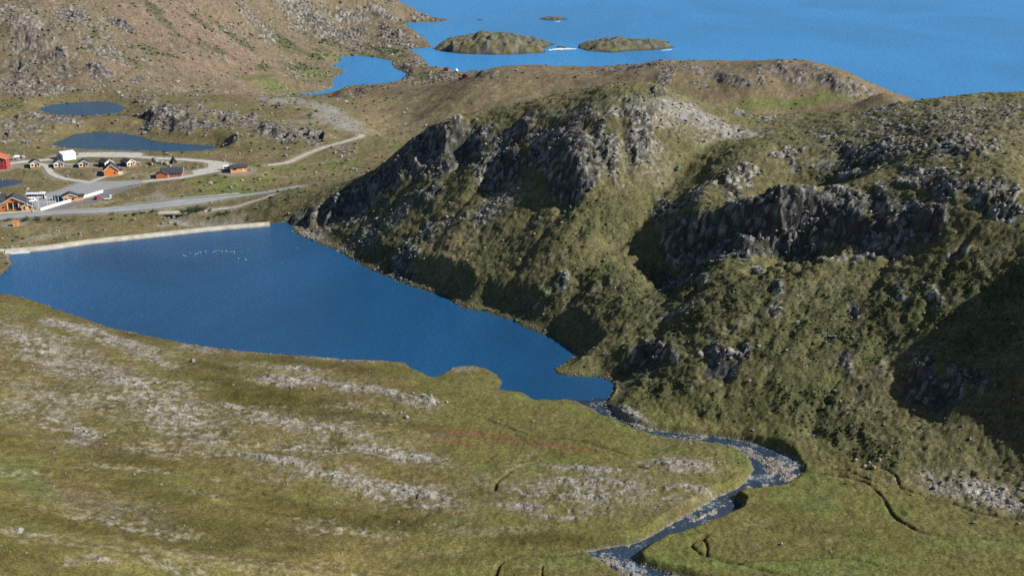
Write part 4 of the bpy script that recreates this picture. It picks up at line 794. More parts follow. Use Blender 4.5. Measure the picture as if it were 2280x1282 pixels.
# ------------------------------------------------------------------ roads
def strip(name, pl, hw, mat, lift, label):
    pl = np.asarray(pl); t = np.gradient(pl, axis=0); t /= np.maximum(np.hypot(t[:, 0], t[:, 1]), 1e-6)[:, None]
    n = np.stack([-t[:, 1], t[:, 0]], 1); V = []; Q = []
    offs = [-1.0, -.5, 0, .5, 1.0]
    for i in range(len(pl)):
        for o_ in offs:
            w = hw*o_*(1 + .06*math.sin(i*1.7) if abs(o_) == 1 and mat in ('gravel', 'track') else 1)
            p = pl[i] + n[i]*w; V.append((p[0], p[1], float(hbase(p[0], p[1])) + lift + .05*(1-abs(o_))))
    k = len(offs)
    for i in range(len(pl)-1):
        for j in range(k-1): Q.append((i*k+j, i*k+j+1, (i+1)*k+j+1, (i+1)*k+j))
    o = mesh_np(name, V, Q, M[mat]); return tag(o, label, kind='structure')
def resample(pl, s=2.0):
    d = np.concatenate([[0], np.cumsum(np.hypot(*np.diff(pl, axis=0).T))]); n = max(3, int(d[-1]/s))
    q = np.linspace(0, d[-1], n); return np.stack([np.interp(q, d, pl[:, 0]), np.interp(q, d, pl[:, 1])], 1)
RD = [('main_road', 'asphalt', .10, 'paved main road running past the village'), ('gravel_road', 'gravel', .07, 'pale gravel road looping behind the cabins'), ('cabin_path', 'gravel', .085, 'narrow gravel path curving down from the cabins'),
      ('house_path', 'gravel', .06, 'short gravel path up to the orange gabled house'), ('cabin_row_path', 'track', .05, 'pale path along the row of small cabins'), ('gravel_track', 'track', .07, 'light dirt track climbing towards the gravel pit'), ('dam_track', 'track', .06, 'faint dirt track leading down to the dam'),]
for nm, mt, lf, lb in RD: strip(nm, resample(ROADS[nm][0]), ROADS[nm][1], mt, lf, lb)
def lot(name, poly, mat, lift, label):
    x0, y0 = poly.min(0)-2; x1, y1 = poly.max(0)+2
    gx, gy = np.meshgrid(np.arange(x0, x1, .7), np.arange(y0, y1, 1.0)); gx = gx.astype(f32); gy = gy.astype(f32)
    d = sdf(gx, gy, poly, 10) + .25*perlin(gx/2, gy/2, 5); z = hbase(gx, gy) + lift
    ny, nx = gx.shape; qi = (np.arange(ny-1)[:, None]*nx + np.arange(nx-1)[None, :]).ravel(); q = np.stack([qi, qi+1, qi+1+nx, qi+nx], 1)
    q = q[(d.ravel()[q] < .2).all(1)]; used, inv = np.unique(q, return_inverse=True)
    o = mesh_np(name, np.stack([gx.ravel(), gy.ravel(), z.ravel()], 1)[used], inv.reshape(-1, 4), M[mat]); return tag(o, label, kind='structure')
lot('car_park', LOTS['car_park'], 'asphalt', .075, 'broad grey car park in front of the cabins')
lot('access_road', LOTS['access_road'], 'asphalt_dark', .06, 'dark asphalt access road beside the white wall')
lot('gravel_yard', LOTS['gravel_yard'], 'gravel', .09, 'pale gravel yard by the long amber building')
lot('gravel_yard', LOTS['storage_yard'], 'gravel', .05, 'gravel storage strip beside the pale shed')

# ------------------------------------------------------------------ buildings
def windows(parent, spots, face, off, w, h, frame='white'):
    """panes with frames on a wall; face 'f' = front (-y), 'r' = right (+x), 'l' = left; spots = (along, height)"""
    for a, z in spots:
        b = MB(); g = MB(); t = .07
        if face == 'f':
            b.box(a-w/2-.08, a+w/2+.08, off-.05, off+.01, z-h/2-.08, z+h/2+.08); g.box(a-w/2, a+w/2, off-t, off-.052, z-h/2, z+h/2)
        else:
            s = 1 if face == 'r' else -1; x0, x1 = sorted((off-.01*s, off+.05*s)); g0, g1 = sorted((off+.052*s, off+t*s))
            b.box(x0, x1, a-w/2-.08, a+w/2+.08, z-h/2-.08, z+h/2+.08); g.box(g0, g1, a-w/2, a+w/2, z-h/2, z+h/2)
        f = b.build('window', frame, parent); g.build('pane', 'glass', f)
def gable(name, px, py, w, d, hw, hr, rz, wall, roof, trim, label, cat='house', group=None, over=.45, front=None, sink=.8, dz=0.0, loc=None):
    loc = loc or place(px, py); root = empty(name, (loc[0], loc[1], loc[2]+dz), rz, label, cat, group)
    MB().prism([(-w/2, -sink), (w/2, -sink), (w/2, hw), (0, hw+hr), (-w/2, hw)], -d/2, d/2).build('wall', wall, root)
    if front: MB().prism([(-w/2+.02, 0), (w/2-.02, 0), (w/2-.02, hw-.02), (0, hw+hr-.04), (-w/2+.02, hw-.02)], -d/2-.04, -d/2-.005).build('front_cladding', front, root)
    s = hr/(w/2); e = over; th = .16; n = math.hypot(1, s)
    for sg in (-1, 1):
        x1 = sg*(w/2+e); z1 = hw-e*s
        prof = [(0, hw+hr+.03), (x1, z1+.03), (x1, z1+.03+th*n), (0, hw+hr+.03+th*n)]
        if sg < 0: prof = prof[::-1]
        MB().prism(prof, -d/2-e, d/2+e).build('roof_panel', roof, root)
        pf = [(0, hw+hr-.10), (x1, z1-.10), (x1, z1+.24), (0, hw+hr+.24)]
        if sg < 0: pf = pf[::-1]
        MB().prism(pf, -d/2-e-.06, -d/2-e-.005).build('bargeboard', trim, root)
    return root
def door(root, a, off, w=.95, h=2.0, mat='white', z0=.05):
    dr = MB().box(a-w/2, a+w/2, off-.09, off-.045, z0, z0+h).build('door', mat, root)
    MB().box(a+w/2-.16, a+w/2-.08, off-.13, off-.092, z0+.95, z0+1.03).build('handle', 'chrome', dr)
def deck(root, w, d0, d1, z=.28, rail=True):
    D = MB(); n = 6
    dk = MB().box(-w/2, w/2, d1, d0, z-.5, z-.06).build('deck', 'deck', root)
    for i in range(n):
        a = d1 + (d0-d1)*i/n; MB().box(-w/2-.02, w/2+.02, a+.02, a+(d0-d1)/n-.02, z-.058, z).build('plank', 'deck', dk)
    if rail:
        for a in (-w/2+.06, 0, w/2-.06): MB().box(a-.05, a+.05, d1+.02, d1+.12, z, z+.85).build('rail_post', 'deck', dk)
        MB().box(-w/2, w/2, d1+.03, d1+.11, z+.85, z+.93).build('handrail', 'deck', dk)

r = gable('red_building', -3, 373, 10.5, 8, 5.4, 1.9, .12, 'red', 'rust', 'white', 'tall red two-storey building with windows at the edge of the gravel road', 'building')
windows(r, [(-3, 1.7), (0, 1.7), (3.2, 1.7), (-3, 4.2), (0, 4.2), (3.2, 4.2)], 'f', -4.0, 1.2, 1.2); windows(r, [(-2, 1.7), (1, 1.7), (-2, 4.2), (1, 4.2)], 'r', 5.25, 1.1, 1.2)

def shed():
    loc = place(148, 354); root = empty('metal_shed', loc, -.80, 'large pale sheet-metal shed with a shallow white roof', 'shed')
    w, d, hw, hr = 8.2, 7.6, 3.6, 1.0
    MB().prism([(-w/2, -.6), (w/2, -.6), (w/2, hw), (0, hw+hr), (-w/2, hw)], -d/2, d/2).build('wall', 'sheet', root)
    for sg in (-1, 1):
        pf = [(0, hw+hr+.03), (sg*(w/2+.25), hw-.03), (sg*(w/2+.25), hw+.09), (0, hw+hr+.15)]
        if sg < 0: pf = pf[::-1]
        MB().prism(pf, -d/2-.25, d/2+.25).build('roof_panel', 'sheet', root)
    for i in range(6): MB().box(w/2-.001, w/2+.05, -d/2+.5+i*1.25, -d/2+.62+i*1.25, 0, hw-.1).build('wall_rib', 'white', root)
    dr = MB().box(-1.7, 1.7, -d/2-.08, -d/2-.005, 0, 3.0).build('roller_door', 'sheetdark', root)
    for i in range(4): MB().box(-1.68, 1.68, -d/2-.11, -d/2-.082, .3+i*.7, .38+i*.7).build('door_rib', 'sheetdark', dr)
shed()

# the row of small cabins
CG = 'small cabins in a row'
def cabin(px, py, rz, label, front='cream', w=5.0, d=6.2):
    r = gable('cabin', px, py, w, d, 2.3, 1.35, rz, 'greenwall', 'darkroof', 'white', label, 'cabin', CG, .5, front)
    windows(r, [(-1.35, 1.35)], 'f', -d/2-.04, 1.1, 1.0); windows(r, [(1.55, 1.35)], 'f', -d/2-.04, .8, 1.0); door(r, .35, -d/2-.04, .9, 2.0, 'greenwall')
    deck(r, w+.3, -d/2-.05, -d/2-1.9); 
    for a in (-w/2+.15, w/2-.15): MB().box(a-.07, a+.07, -d/2-.46, -d/2-.32, 0, 2.2).build('porch_post', 'white', r)
    return r
cabin(78, 371, .42, 'small cream-fronted cabin where the gravel path begins')
cabin(131, 371, .36, 'small white-fronted cabin in front of the pale metal shed', 'white')
cabin(187, 370, .30, 'small dark-sided cabin with a brown deck, third along from the red building')
cabin(236, 369, .85, 'small cabin turned sideways just behind the orange gabled house')
cabin(285, 369, .85, 'end cabin of the row with pale gable, beside the low stone outcrop')

r = gable('orange_house', 248, 388, 7.2, 8.5, 3.0, 3.0, .30, 'orange', 'darkroof', 'white', 'bright orange gabled house on the grass below the cabins', 'house')
windows(r, [(-.5, 4.6), (.5, 4.6)], 'f', -4.25, .6, .6); windows(r, [(1.9, 1.6)], 'f', -4.25, 1.0, 1.0); windows(r, [(-2, 1.6), (1.5, 1.6)], 'r', 3.6, 1.1, 1.1)
MB().box(3.62, 5.6, -2.2, 2.4, -.6, 2.1).build('annex', 'cream', r); MB().box(3.61, 5.8, -2.4, 2.6, 2.1, 2.25).build('annex_roof', 'darkroof', r)

def long_house(name, px, py, L, d, hw, hr, rz, wall, label, endmat=None, wins=(), cat='building'):
    loc = place(px, py); root = empty(name, loc, rz, label, cat)
    MB().prismx([(-d/2, -1.0), (d/2, -1.0), (d/2, hw), (0, hw+hr), (-d/2, hw)], -L/2, L/2).build('wall', wall, root)
    s = hr/(d/2)
    for sg in (-1, 1):
        e = .5; y1 = sg*(d/2+e); z1 = hw-e*s
        pf = [(0, hw+hr+.03), (y1, z1+.03), (y1, z1+.2), (0, hw+hr+.2)]
        if sg > 0: pf = pf[::-1]
        MB().prismx(pf[::-1], -L/2-.4, L/2+.4).build('roof_panel', 'darkroof', root)
    if endmat:
        for sg in (-1, 1):
            for yy in (-1, 1):
                pf = [(0, hw+hr-.1), (yy*(d/2+.5), hw-.5*s-.1), (yy*(d/2+.5), hw-.5*s+.24), (0, hw+hr+.24)]
                if yy > 0: pf = pf[::-1]
                x0, x1 = sorted((sg*(L/2+.405), sg*(L/2+.46))); MB().prismx(pf[::-1], x0, x1).build('bargeboard', endmat, root)
    windows(root, wins, 'f', -d/2, 1.0, .9)
    return root
r = long_house('service_building', 383, 391, 11.5, 7.0, 2.3, 1.9, .16, 'rust', 'long rust-red service building with dark roof and white end boards', 'white', [(-1.2, 1.4), (.6, 1.4), (2.4, 1.4), (4.2, 1.4)])
MB().prism([(-2.9, -1.0), (2.9, -1.0), (2.9, 2.1), (0, 3.4), (-2.9, 2.1)], -5.6, -3.52).build('porch', 'rust', r).location = (-4.6, 0, 0)
for sg in (-1, 1):
    pf = [(-4.6, 3.45), (-4.6+sg*3.3, 1.95), (-4.6+sg*3.3, 2.12), (-4.6, 3.62)]
    MB().prism(pf if sg > 0 else pf[::-1], -5.95, -.5).build('porch_roof', 'darkroof', r)
for a in (-1.45, 5.55): MB().box(a-.14, a+.14, -3.62, -3.505, -.3, 2.3).build('corner_board', 'white', r)
r = long_house('long_amber_building', 531, 381, 8.6, 6.0, 2.6, .9, .30, 'amber', 'low amber timber building with dark roof at the edge of the gravel yard', None, [(-2.6, 1.7), (-1.6, 1.7)])
door(r, 2.2, -3.0, .95, 2.0, 'cream')
MB().box(4.35, 6.2, -2.6, 1.8, -.6, 1.5).build('side_store', 'wood', r)

# caravan beside it
def caravan():
    loc = place(505, 378); root = empty('caravan', loc, .3, 'white caravan parked against the amber timber building', 'caravan')
    MB().prismx([(-1.1, .55), (1.1, .55), (1.1, 2.2), (.8, 2.5), (-.8, 2.5), (-1.1, 2.2)], -2.2, 2.2).build('body', 'white', root, bevel=.12)
    windows(root, [(-1.0, 1.7), (.9, 1.7)], 'f', -1.1, .9, .6, 'sheetdark')
    for sy in (-1, 1):
        w = MB().disc((0, sy*1.0, .32), (0, 1, 0), .32, .2).build('wheel', 'tyre', root); MB().disc((0, sy*1.115, .32), (0, 1, 0), .17, .03).build('rim', 'chrome', w)
    MB().tube([(2.2, 0, .5), (3.2, 0, .45)], .06, 6).build('drawbar', 'chrome', root); door(root, 1.75, -1.07, .6, 1.6, 'sheet', .62)
caravan()

def tipi():
    loc = place(386, 363); root = empty('tipi', loc, .3, 'black cone-shaped tent hut on the grass island', 'tipi')
    n = 10; R = 2.5; h = 3.6; m = MB()
    m.add([(R*math.cos(2*math.pi*i/n), R*math.sin(2*math.pi*i/n), -.3) for i in range(n)] + [(.25*math.cos(2*math.pi*i/n), .25*math.sin(2*math.pi*i/n), h) for i in range(n)],
          [(i, (i+1) % n, (i+1) % n+n, i+n) for i in range(n)] + [tuple(range(n, 2*n))]); m.build('cover', 'black', root)
    for i in range(5):
        a = 2*math.pi*i/5; MB().tube([(.2*math.cos(a), .2*math.sin(a), h-.2), (-.28*math.cos(a), -.28*math.sin(a), h+.8)], .05, 5).build('pole', 'wood', root)
    MB().prism([(-.6, 0), (.6, 0), (.5, 1.5), (0, 1.8), (-.5, 1.5)], -2.9, -1.2).build('entrance', 'black', root)
    MB().box(-.4, .4, -2.94, -2.905, 0, 1.4).build('door', 'wood', root)
tipi()

r = gable('lodge', 32, 462, 12.0, 9.0, 2.9, 3.2, .28, 'orange', 'darkroof', 'white', 'big orange lodge with broad white-edged gable and black panel for porch shade', 'lodge', None, .7)
MB().box(-2.2, 2.4, -4.62, -4.51, .05, 3.6).build('porch_shade_panel', 'black', r)  # flat black panel painted as the shade of a recessed porch
for a in (-2.3, .1, 2.5): MB().box(a-.12, a+.12, -5.2, -4.95, -.4, 3.3).build('porch_post', 'white', r)
windows(r, [(-4.4, 1.5), (4.3, 1.5)], 'f', -4.5, 1.2, 1.1); deck(r, 6.0, -4.7, -6.2)
w = MB().prismx([(-4.0, -.8), (5.2, -.8), (5.2, 3.2), (.6, 6.9), (-4.0, 3.2)], -13.5, -6.02).build('side_wing', 'orange', r)
for pf in ([(.6, 6.95), (-4.6, 2.75), (-4.6, 2.95), (.6, 7.15)], [(.6, 7.15), (5.8, 2.95), (5.8, 2.75), (.6, 6.95)]): MB().prismx(pf, -13.8, -3.2).build('wing_roof', 'darkroof', r)
MB().box(-7.4, -6.6, .2, .9, 6.6, 7.9).build('chimney', 'sheet', r)
CG2 = 'small orange cabins by the lodge'
for px, py, lb in [(12, 466, 'small amber cabin with open white-railed porch in front of the lodge'), (61, 466, 'small pale-gabled cabin beside the white flagpoles')]:
    r = gable('cabin', px, py, 4.8, 4.6, 2.1, 1.2, .32, 'greenwall', 'darkroof', 'white', lb, 'cabin', CG2, .5, 'amber')
    windows(r, [(-1.2, 1.4), (1.3, 1.4)], 'f', -2.34, .9, .8, 'cream'); door(r, 0, -2.34, .8, 1.9, 'cream'); deck(r, 4.9, -2.4, -3.8)
    for a in (-2.2, 2.2): MB().box(a-.07, a+.07, -2.76, -2.62, 0, 2.0).build('porch_post', 'white', r)
r = gable('reception_kiosk', 156, 446, 6.2, 6.0, 2.4, 1.3, .34, 'orange', 'darkroof', 'white', 'small orange reception kiosk with white gable boards behind the white wall', 'kiosk', None, .5, 'amber')
windows(r, [(-1.6, 1.3), (1.4, 1.3)], 'f', -3.04, 1.3, 1.0); door(r, 0, -3.04, .9, 2.0, 'wood')
MB().box(3.12, 6.4, -2.6, 2.2, -.8, 2.1).build('side_room', 'amber', r); MB().box(3.11, 6.8, -3.0, 2.5, 2.1, 2.35).build('side_roof', 'darkroof', r)

def utility_box():
    loc = place(36, 502); root = empty('utility_hut', loc, .35, 'single bright orange box hut on the turf above the dam', 'hut')
    MB().box(-1.25, 1.25, -1.1, 1.1, -.3, 1.9).build('body', 'amber', root); MB().box(-1.4, 1.4, -1.25, 1.25, 1.9, 2.05).build('roof', 'orange', root)
    dr = MB().box(-.45, .45, -1.15, -1.105, 0, 1.7).build('door', 'orange', root); MB().box(.28, .36, -1.2, -1.152, .85, .95).build('handle', 'chrome', dr)
utility_box()
r = gable('boathouse', 994, 158, 4.6, 6, 2.5, 1.5, -.15, 'red', 'darkroof', 'white', 'dark red boathouse on the shore of the bay', 'boathouse'); door(r, 0, -3.0, 1.8, 2.0, 'rust'); windows(r, [(-1.5, 1.6)], 'f', -3.0, .7, .7)
r = gable('hut', 1036, 174, 3.6, 4.5, 1.9, 1.1, -.2, 'red', 'darkroof', 'rust', 'low red hut half hidden among shore rocks', 'hut'); door(r, .4, -2.25, .8, 1.7, 'rust')
def dome():
    loc = place(1016, 161); root = empty('white_tank', loc, 0, 'round white tank beside the dark red boathouse', 'tank'); n = 14; m = MB()
    prof = [(1.7, -.5), (1.75, .8), (1.7, 1.6), (1.4, 2.3), (.9, 2.8), (.35, 3.02), (.04, 3.05)]
    vs = [(a*math.cos(2*math.pi*k/n), a*math.sin(2*math.pi*k/n), z) for a, z in prof for k in range(n)]
    fs = [(i*n+k, i*n+(k+1) % n, (i+1)*n+(k+1) % n, (i+1)*n+k) for i in range(len(prof)-1) for k in range(n)]
    m.add(vs, fs).build('shell', 'white', root, True); MB().tube([(0, 0, 3.0), (0, 0, 3.4)], .15, 8).build('vent', 'chrome', root)
dome()
def canopy():
    loc = place(37, 356); root = empty('canopy', loc, .2, 'small white canopy on four legs beside the red building', 'canopy')
    MB().add([(-1.5, -1.3, 1.9), (1.5, -1.3, 1.9), (1.5, 1.3, 1.9), (-1.5, 1.3, 1.9), (-.5, 0, 2.6), (.5, 0, 2.6), (-1.5,-1.3,1.6),(1.5,-1.3,1.6),(1.5,1.3,1.6),(-1.5,1.3,1.6)], [(0, 1, 5, 4), (2, 3, 4, 5), (1, 2, 5), (3, 0, 4), (6,7,1,0),(7,8,2,1),(8,9,3,2),(9,6,0,3)]).build('roof', 'white', root)
    for a in (-1.4, 1.4):
        for b in (-1.2, 1.2): MB().tube([(a, b, -.2), (a, b, 1.7)], .08, 6).build('leg', 'white', root)
canopy()
def tent():
    loc = place(1508, 371); root = empty('ridge_tent', loc, .5, 'tiny turquoise tent alone on the grassy hill slope', 'tent')
    tm = plain('turquoise_nylon', (.07,.30,.27), .6, .08, 2)
    MB().add([(-.75, -1.0, -.2), (.75, -1.0, -.2), (.75, 1.0, -.2), (-.75, 1.0, -.2), (0, -1.0, 1.1), (0, 1.0, 1.0)], [(0, 1, 4), (1, 2, 5, 4), (2, 3, 5), (3, 0, 4, 5)]).build('flysheet', tm, root)
    MB().add([(-.25, -1.02, 0), (.25, -1.02, 0), (0, -1.02, .75)], [(0, 1, 2)]).build('door_flap', 'black', root)
tent()

# ------------------------------------------------------------------ vehicles
def wheels(root, xs, w, r, tr=.22):
    for a in xs:
        for sy in (-1, 1):
            k = MB().disc((a, sy*w, r), (0, 1, 0), r, tr, 16).build('wheel', 'tyre', root); MB().disc((a, sy*(w+tr/2+.01), r), (0, 1, 0), r*.55, .03, 12).build('rim', 'chrome', k)
def car(px, py, rz, paint, label, prof, win, L, W, wr, name='parked_car', cat='car'):
    loc = place(px, py); root = empty(name, (loc[0], loc[1], loc[2]+.12), rz, label, cat)
    m = MB(); n = len(prof); half = W/2
    vs = []
    for yy, k in ((-half, .0), (-half*.93, .0), (half*.93, 0), (half, 0)):
        for a, z in prof:
            t = .86 if z > .95*max(p[1] for p in prof)*.72 else 1.0
            vs.append((a*(1.0 if abs(yy) < half*.95 else .985), yy*t, z))
    fs = [tuple(range(n)), tuple(range(4*n-1, 3*n-1, -1))]
    for j in range(3):
        for i in range(n): fs.append((j*n+i, (j+1)*n+i, (j+1)*n+(i+1) % n, j*n+(i+1) % n))
    m.add(vs, fs).build('body', paint, root)
    for sy in (-1, 1):
        for (a0, a1, z0, z1, lean) in win:
            y0 = sy*half*.93; g = MB(); pts = [(a0, z0), (a1, z0), (a1-lean, z1), (a0+lean, z1)]
            vs = [(a, sy*(half*(.955)+.02), z) if z == z0 else (a, sy*(half*.88+.02), z) for a, z in pts] + [(a, sy*half*.8, z) for a, z in pts]
            g.add(vs, [(0, 1, 2, 3) if sy < 0 else (3, 2, 1, 0), (0, 4, 5, 1), (1, 5, 6, 2), (2, 6, 7, 3), (3, 7, 4, 0)]).build('side_window', 'glass', root)
    xs = sorted((-L*.31, L*.31)); wheels(root, xs, half-.1, wr)
    xf = max(p[0] for p in prof); xb = min(p[0] for p in prof)
    for sy in (-1, 1):
        MB().box(xf-.05, xf+.03, sy*half*.68-.18, sy*half*.68+.18, .58, .76).build('headlight', 'white', root)
        MB().box(xb-.03, xb+.05, sy*half*.72-.14, sy*half*.72+.14, .66, .86).build('tail_light', 'redflag', root)
    return root, half
hatch = [(-1.95,.28),(1.95,.28),(2.0,.62),(1.85,.80),(1.05,.93),(.35,1.44),(-1.25,1.48),(-1.85,1.0),(-2.0,.62)]
r, hf = car(219, 444, 1.15, 'carred', 'dark pink-red hatchback on the access road below the white wall', hatch, [(-1.35,-.25,.95,1.36,.12),(-.15,.85,.95,1.36,.2)], 4.0, 1.75, .31)
MB().add([(1.06,-hf*.8,.96),(1.06,hf*.8,.96),(.42,hf*.76,1.42),(.42,-hf*.76,1.42)], [(0,1,2,3)]).build('windscreen', 'glass', r)
MB().add([(-1.90,hf*.74,1.02),(-1.90,-hf*.74,1.02),(-1.33,-hf*.7,1.45),(-1.33,hf*.7,1.45)], [(0,1,2,3)]).build('rear_window', 'glass', r)
van = [(-2.4,.32),(2.4,.32),(2.5,.8),(2.2,1.15),(1.55,2.0),(1.3,2.2),(-2.35,2.25),(-2.5,1.8)]
r, hf = car(131, 446, .15, 'teal', 'teal van parked against the orange reception kiosk', van, [(.1,1.5,1.2,1.85,.15),(-2.0,-.2,1.2,1.85,.05)], 5.0, 1.95, .34, 'van', 'van')
MB().add([(2.22,-hf*.85,1.18),(2.22,hf*.85,1.18),(1.60,hf*.8,1.98),(1.60,-hf*.8,1.98)], [(0,1,2,3)]).build('windscreen', 'glass', r)
r, hf = car(71, 450, .6, 'white', 'white camper van between the lodge and the coach', van, [(.1,1.5,1.2,1.85,.15),(-2.0,-.2,1.2,1.85,.05)], 5.0, 1.95, .34, 'van', 'van')
MB().add([(2.22,-hf*.85,1.18),(2.22,hf*.85,1.18),(1.60,hf*.8,1.98),(1.60,-hf*.8,1.98)], [(0,1,2,3)]).build('windscreen', 'glass', r)
def coach():
    loc = place(81, 443); root = empty('coach', (loc[0], loc[1], loc[2]+.1), .10, 'long pale grey coach with dark windows on the car park', 'coach')
    MB().prismx([(-1.25,.4),(1.25,.4),(1.25,2.7),(1.05,3.1),(-1.05,3.1),(-1.25,2.7)], -4.6, 4.6).build('body', 'sheet', root, bevel=.12)
    for i in range(6): MB().box(-4.2+i*1.28, -3.05+i*1.28, -1.285, -1.245, 1.45, 2.4).build('side_window', 'glass', root)
    for i in range(6): MB().box(-4.2+i*1.28, -3.05+i*1.28, 1.245, 1.285, 1.45, 2.4).build('side_window', 'glass', root)
    MB().box(4.56, 4.66, -1.0, 1.0, 1.3, 2.7).build('windscreen', 'glass', root); MB().box(3.55, 4.3, -1.29, -1.246, .5, 2.4).build('door', 'glass', root)
    MB().box(1.6, 4.0, -.8, .8, 3.1, 3.32).build('air_conditioner', 'white', root)
    wheels(root, (-2.9, 2.7), 1.12, .46, .26)
    for sy in (-1, 1): MB().box(4.58, 4.68, sy*.9-.2, sy*.9+.2, .7, .95).build('headlight', 'white', root)
coach()
def trailer():
    loc = place(238, 446); root = empty('trailer', loc, .05, 'small flat trailer at the roadside beside the white sign', 'trailer')
    MB().box(-1.4, 1.4, -.75, .75, .5, .62).build('bed', 'sheet', root); MB().box(-1.4, 1.4, -.78, -.70, .62, .9).build('side_board', 'sheet', root); MB().box(-1.4, 1.4, .70, .78, .62, .9).build('side_board', 'sheet', root)
    wheels(root, (0,), .72, .27, .16); MB().tube([(1.4, 0, .55), (2.5, 0, .5)], .05, 6).build('drawbar', 'chrome', root)
trailer()
def sign():
    loc = place(247, 444); root = empty('road_sign', loc, .2, 'tall blank white sign board at the edge of the access road', 'sign')
    MB().box(-.45, .45, -.06, .0, .5, 2.5).build('panel', 'white', root)
    for a in (-.35, .35): MB().tube([(a, .05, -.3), (a, .05, 2.4)], .04, 6).build('post', 'chrome', root)
sign()

# ------------------------------------------------------------------ walls, poles, rail, bridge, dam
def wall(name, pts, h, t, mat, label):
    P = resample(np.array([hit(*p) for p in pts]), 2.5); T = np.gradient(P, axis=0); T /= np.hypot(T[:, 0], T[:, 1])[:, None]; N = np.stack([-T[:, 1], T[:, 0]], 1)
    root = empty(name, (P[0][0], P[0][1], float(ground(*P[0]))), 0, label, 'wall'); o = np.array([P[0][0], P[0][1], float(ground(*P[0]))])
    def run(nm, t0, z0, z1, mt):
        V = []; F = []
        for i in range(len(P)):
            g = float(hbase(*P[i]))
            for s, z in ((-1, z0), (1, z0), (1, z1), (-1, z1)):
                q = P[i] + N[i]*s*t0/2; V.append((q[0]-o[0], q[1]-o[1], g+z-o[2]))
        for i in range(len(P)-1):
            for k in range(4): F.append((i*4+k, (i+1)*4+k, (i+1)*4+(k+1) % 4, i*4+(k+1) % 4))
        F += [(3, 2, 1, 0), tuple(len(P)*4-4+k for k in range(4))]
        MB().add(V, F).build(nm, mt, root)
    run('wall_body', t, -.5, h-.1, mat); run('coping', t+.14, h-.098, h, mat)
wall('white_wall', [(90,470),(130,457),(170,446),(205,436),(229,428.5)], 1.25, .5, 'white', 'long white wall between the car park and the access road')
wall('low_wall', [(-40,479),(0,476),(40,473),(88,470.5)], .55, .5, 'cream', 'low cream wall along the lawn below the lodge')
FG = 'white flagpoles by the lodge'
def flagpole(px, py, h, label, group, flag=None):
    loc = place(px, py); root = empty('flagpole', loc, random.uniform(-.3, .3), label, 'flagpole', group)
    MB().tube([(0, 0, -.3), (0, 0, h*.6), (0, 0, h)], [.11, .085, .05], 8).build('pole', 'white', root); MB().disc((0, 0, h+.05), (0, 0, 1), .11, .12, 8).build('finial', 'white', root)
    MB().box(-.22, .22, -.22, .22, -.3, .12).build('footing', 'concrete', root)
    if flag:
        f = MB(); n = 6; vs = []
        for j in range(n+1):
            z = h-.15-j*.30
            for k in range(4): vs.append((.08+k*.10+.03*math.sin(j*1.3+k), .06*math.sin(k*2.1+j*.7), z-.06*k))
        f.add(vs, [(j*4+k, j*4+k+1, (j+1)*4+k+1, (j+1)*4+k) for j in range(n) for k in range(3)]); fo = f.build('flag', flag, root); fo.modifiers.new('thick', 'SOLIDIFY').thickness = .02
for px, py, h in [(63,471,5.6),(74.5,472,5.6)]: flagpole(px, py, h, 'bare white flagpole at the low cream wall', FG)
flagpole(87, 468, 7.2, 'tall white flagpole with a furled white flag at the wall corner', FG, 'white')
for i, px in enumerate((106, 112, 118, 124, 131)): flagpole(px, 462-.32*(px-106), 4.6, 'short slim flagpole in the line beside the white wall', 'short flagpoles by the white wall')

def guard_rail():
    pl = resample(ROADS['main_road'][0], 4.0); t = np.gradient(pl, axis=0); t /= np.hypot(t[:, 0], t[:, 1])[:, None]; n = np.stack([-t[:, 1], t[:, 0]], 1)
    n *= np.sign(n[:, 1])[:, None]; P = pl + n*4.0
    x0 = hit(250, 468)[0]; x1 = hit(540, 435)[0]; P = P[(P[:, 0] > x0) & (P[:, 0] < x1)]
    g = [float(ground(*p)) for p in P]; o = np.array([P[0][0], P[0][1], g[0]])
    root = empty('guard_rail', tuple(o), 0, 'galvanised guard rail along the far side of the main road', 'guard rail')
    N = n[:len(P)]; V = []; F = []
    for i in range(len(P)):
        for s, z in ((-.06, .42), (.06, .42), (.06, .82), (-.06, .82)): V.append((P[i][0]+s*N[i][0]-o[0], P[i][1]+s*N[i][1]-o[1], g[i]+z+.1-o[2]))
    for i in range(len(P)-1):
        for k in range(4): F.append((i*4+k, (i+1)*4+k, (i+1)*4+(k+1) % 4, i*4+(k+1) % 4))
    F += [(3, 2, 1, 0), tuple(len(P)*4-4+k for k in range(4))]
    MB().add(V, F).build('beam', 'chrome', root)
    me = None
    for i in range(len(P)):
        if me is None: po = MB().box(-.06, .06, .07, .2, -.4, .78).build('post', 'chrome', root); me = po.data
        else: po = bpy.data.objects.new('post', me); COL.objects.link(po); po.parent = root
        po.location = (P[i][0]-o[0], P[i][1]-o[1], g[i]+.1-o[2])
guard_rail()

def bridge():
    a = np.array(hit(353, 476)); b = np.array(hit(420, 475)); c = (a+b)/2; z = 21.9
    rz = math.atan2(b[1]-a[1], b[0]-a[0]); L = float(np.hypot(*(b-a)))
    root = empty('footbridge', (c[0], c[1], z), rz, 'flat concrete bridge slab over the dark stream channel', 'bridge')
    MB().box(-L/2, L/2, -2.2, 2.2, -.55, 0).build('deck', 'concrete', root)
    for s in (-1, 1): MB().box(-L/2, L/2, s*2.05-.15, s*2.05+.15, .002, .22).build('kerb', 'concrete', root)
    for s in (-1, 1): MB().box(s*L*.40-1.0, s*L*.40+1.0, -2.0, 2.0, -4.0, -.552).build('abutment', 'concrete', root)
    MB().box(-.2, 1.0, -1.9, 1.9, -4.5, -.552).build('pier', 'concrete', root)
bridge()

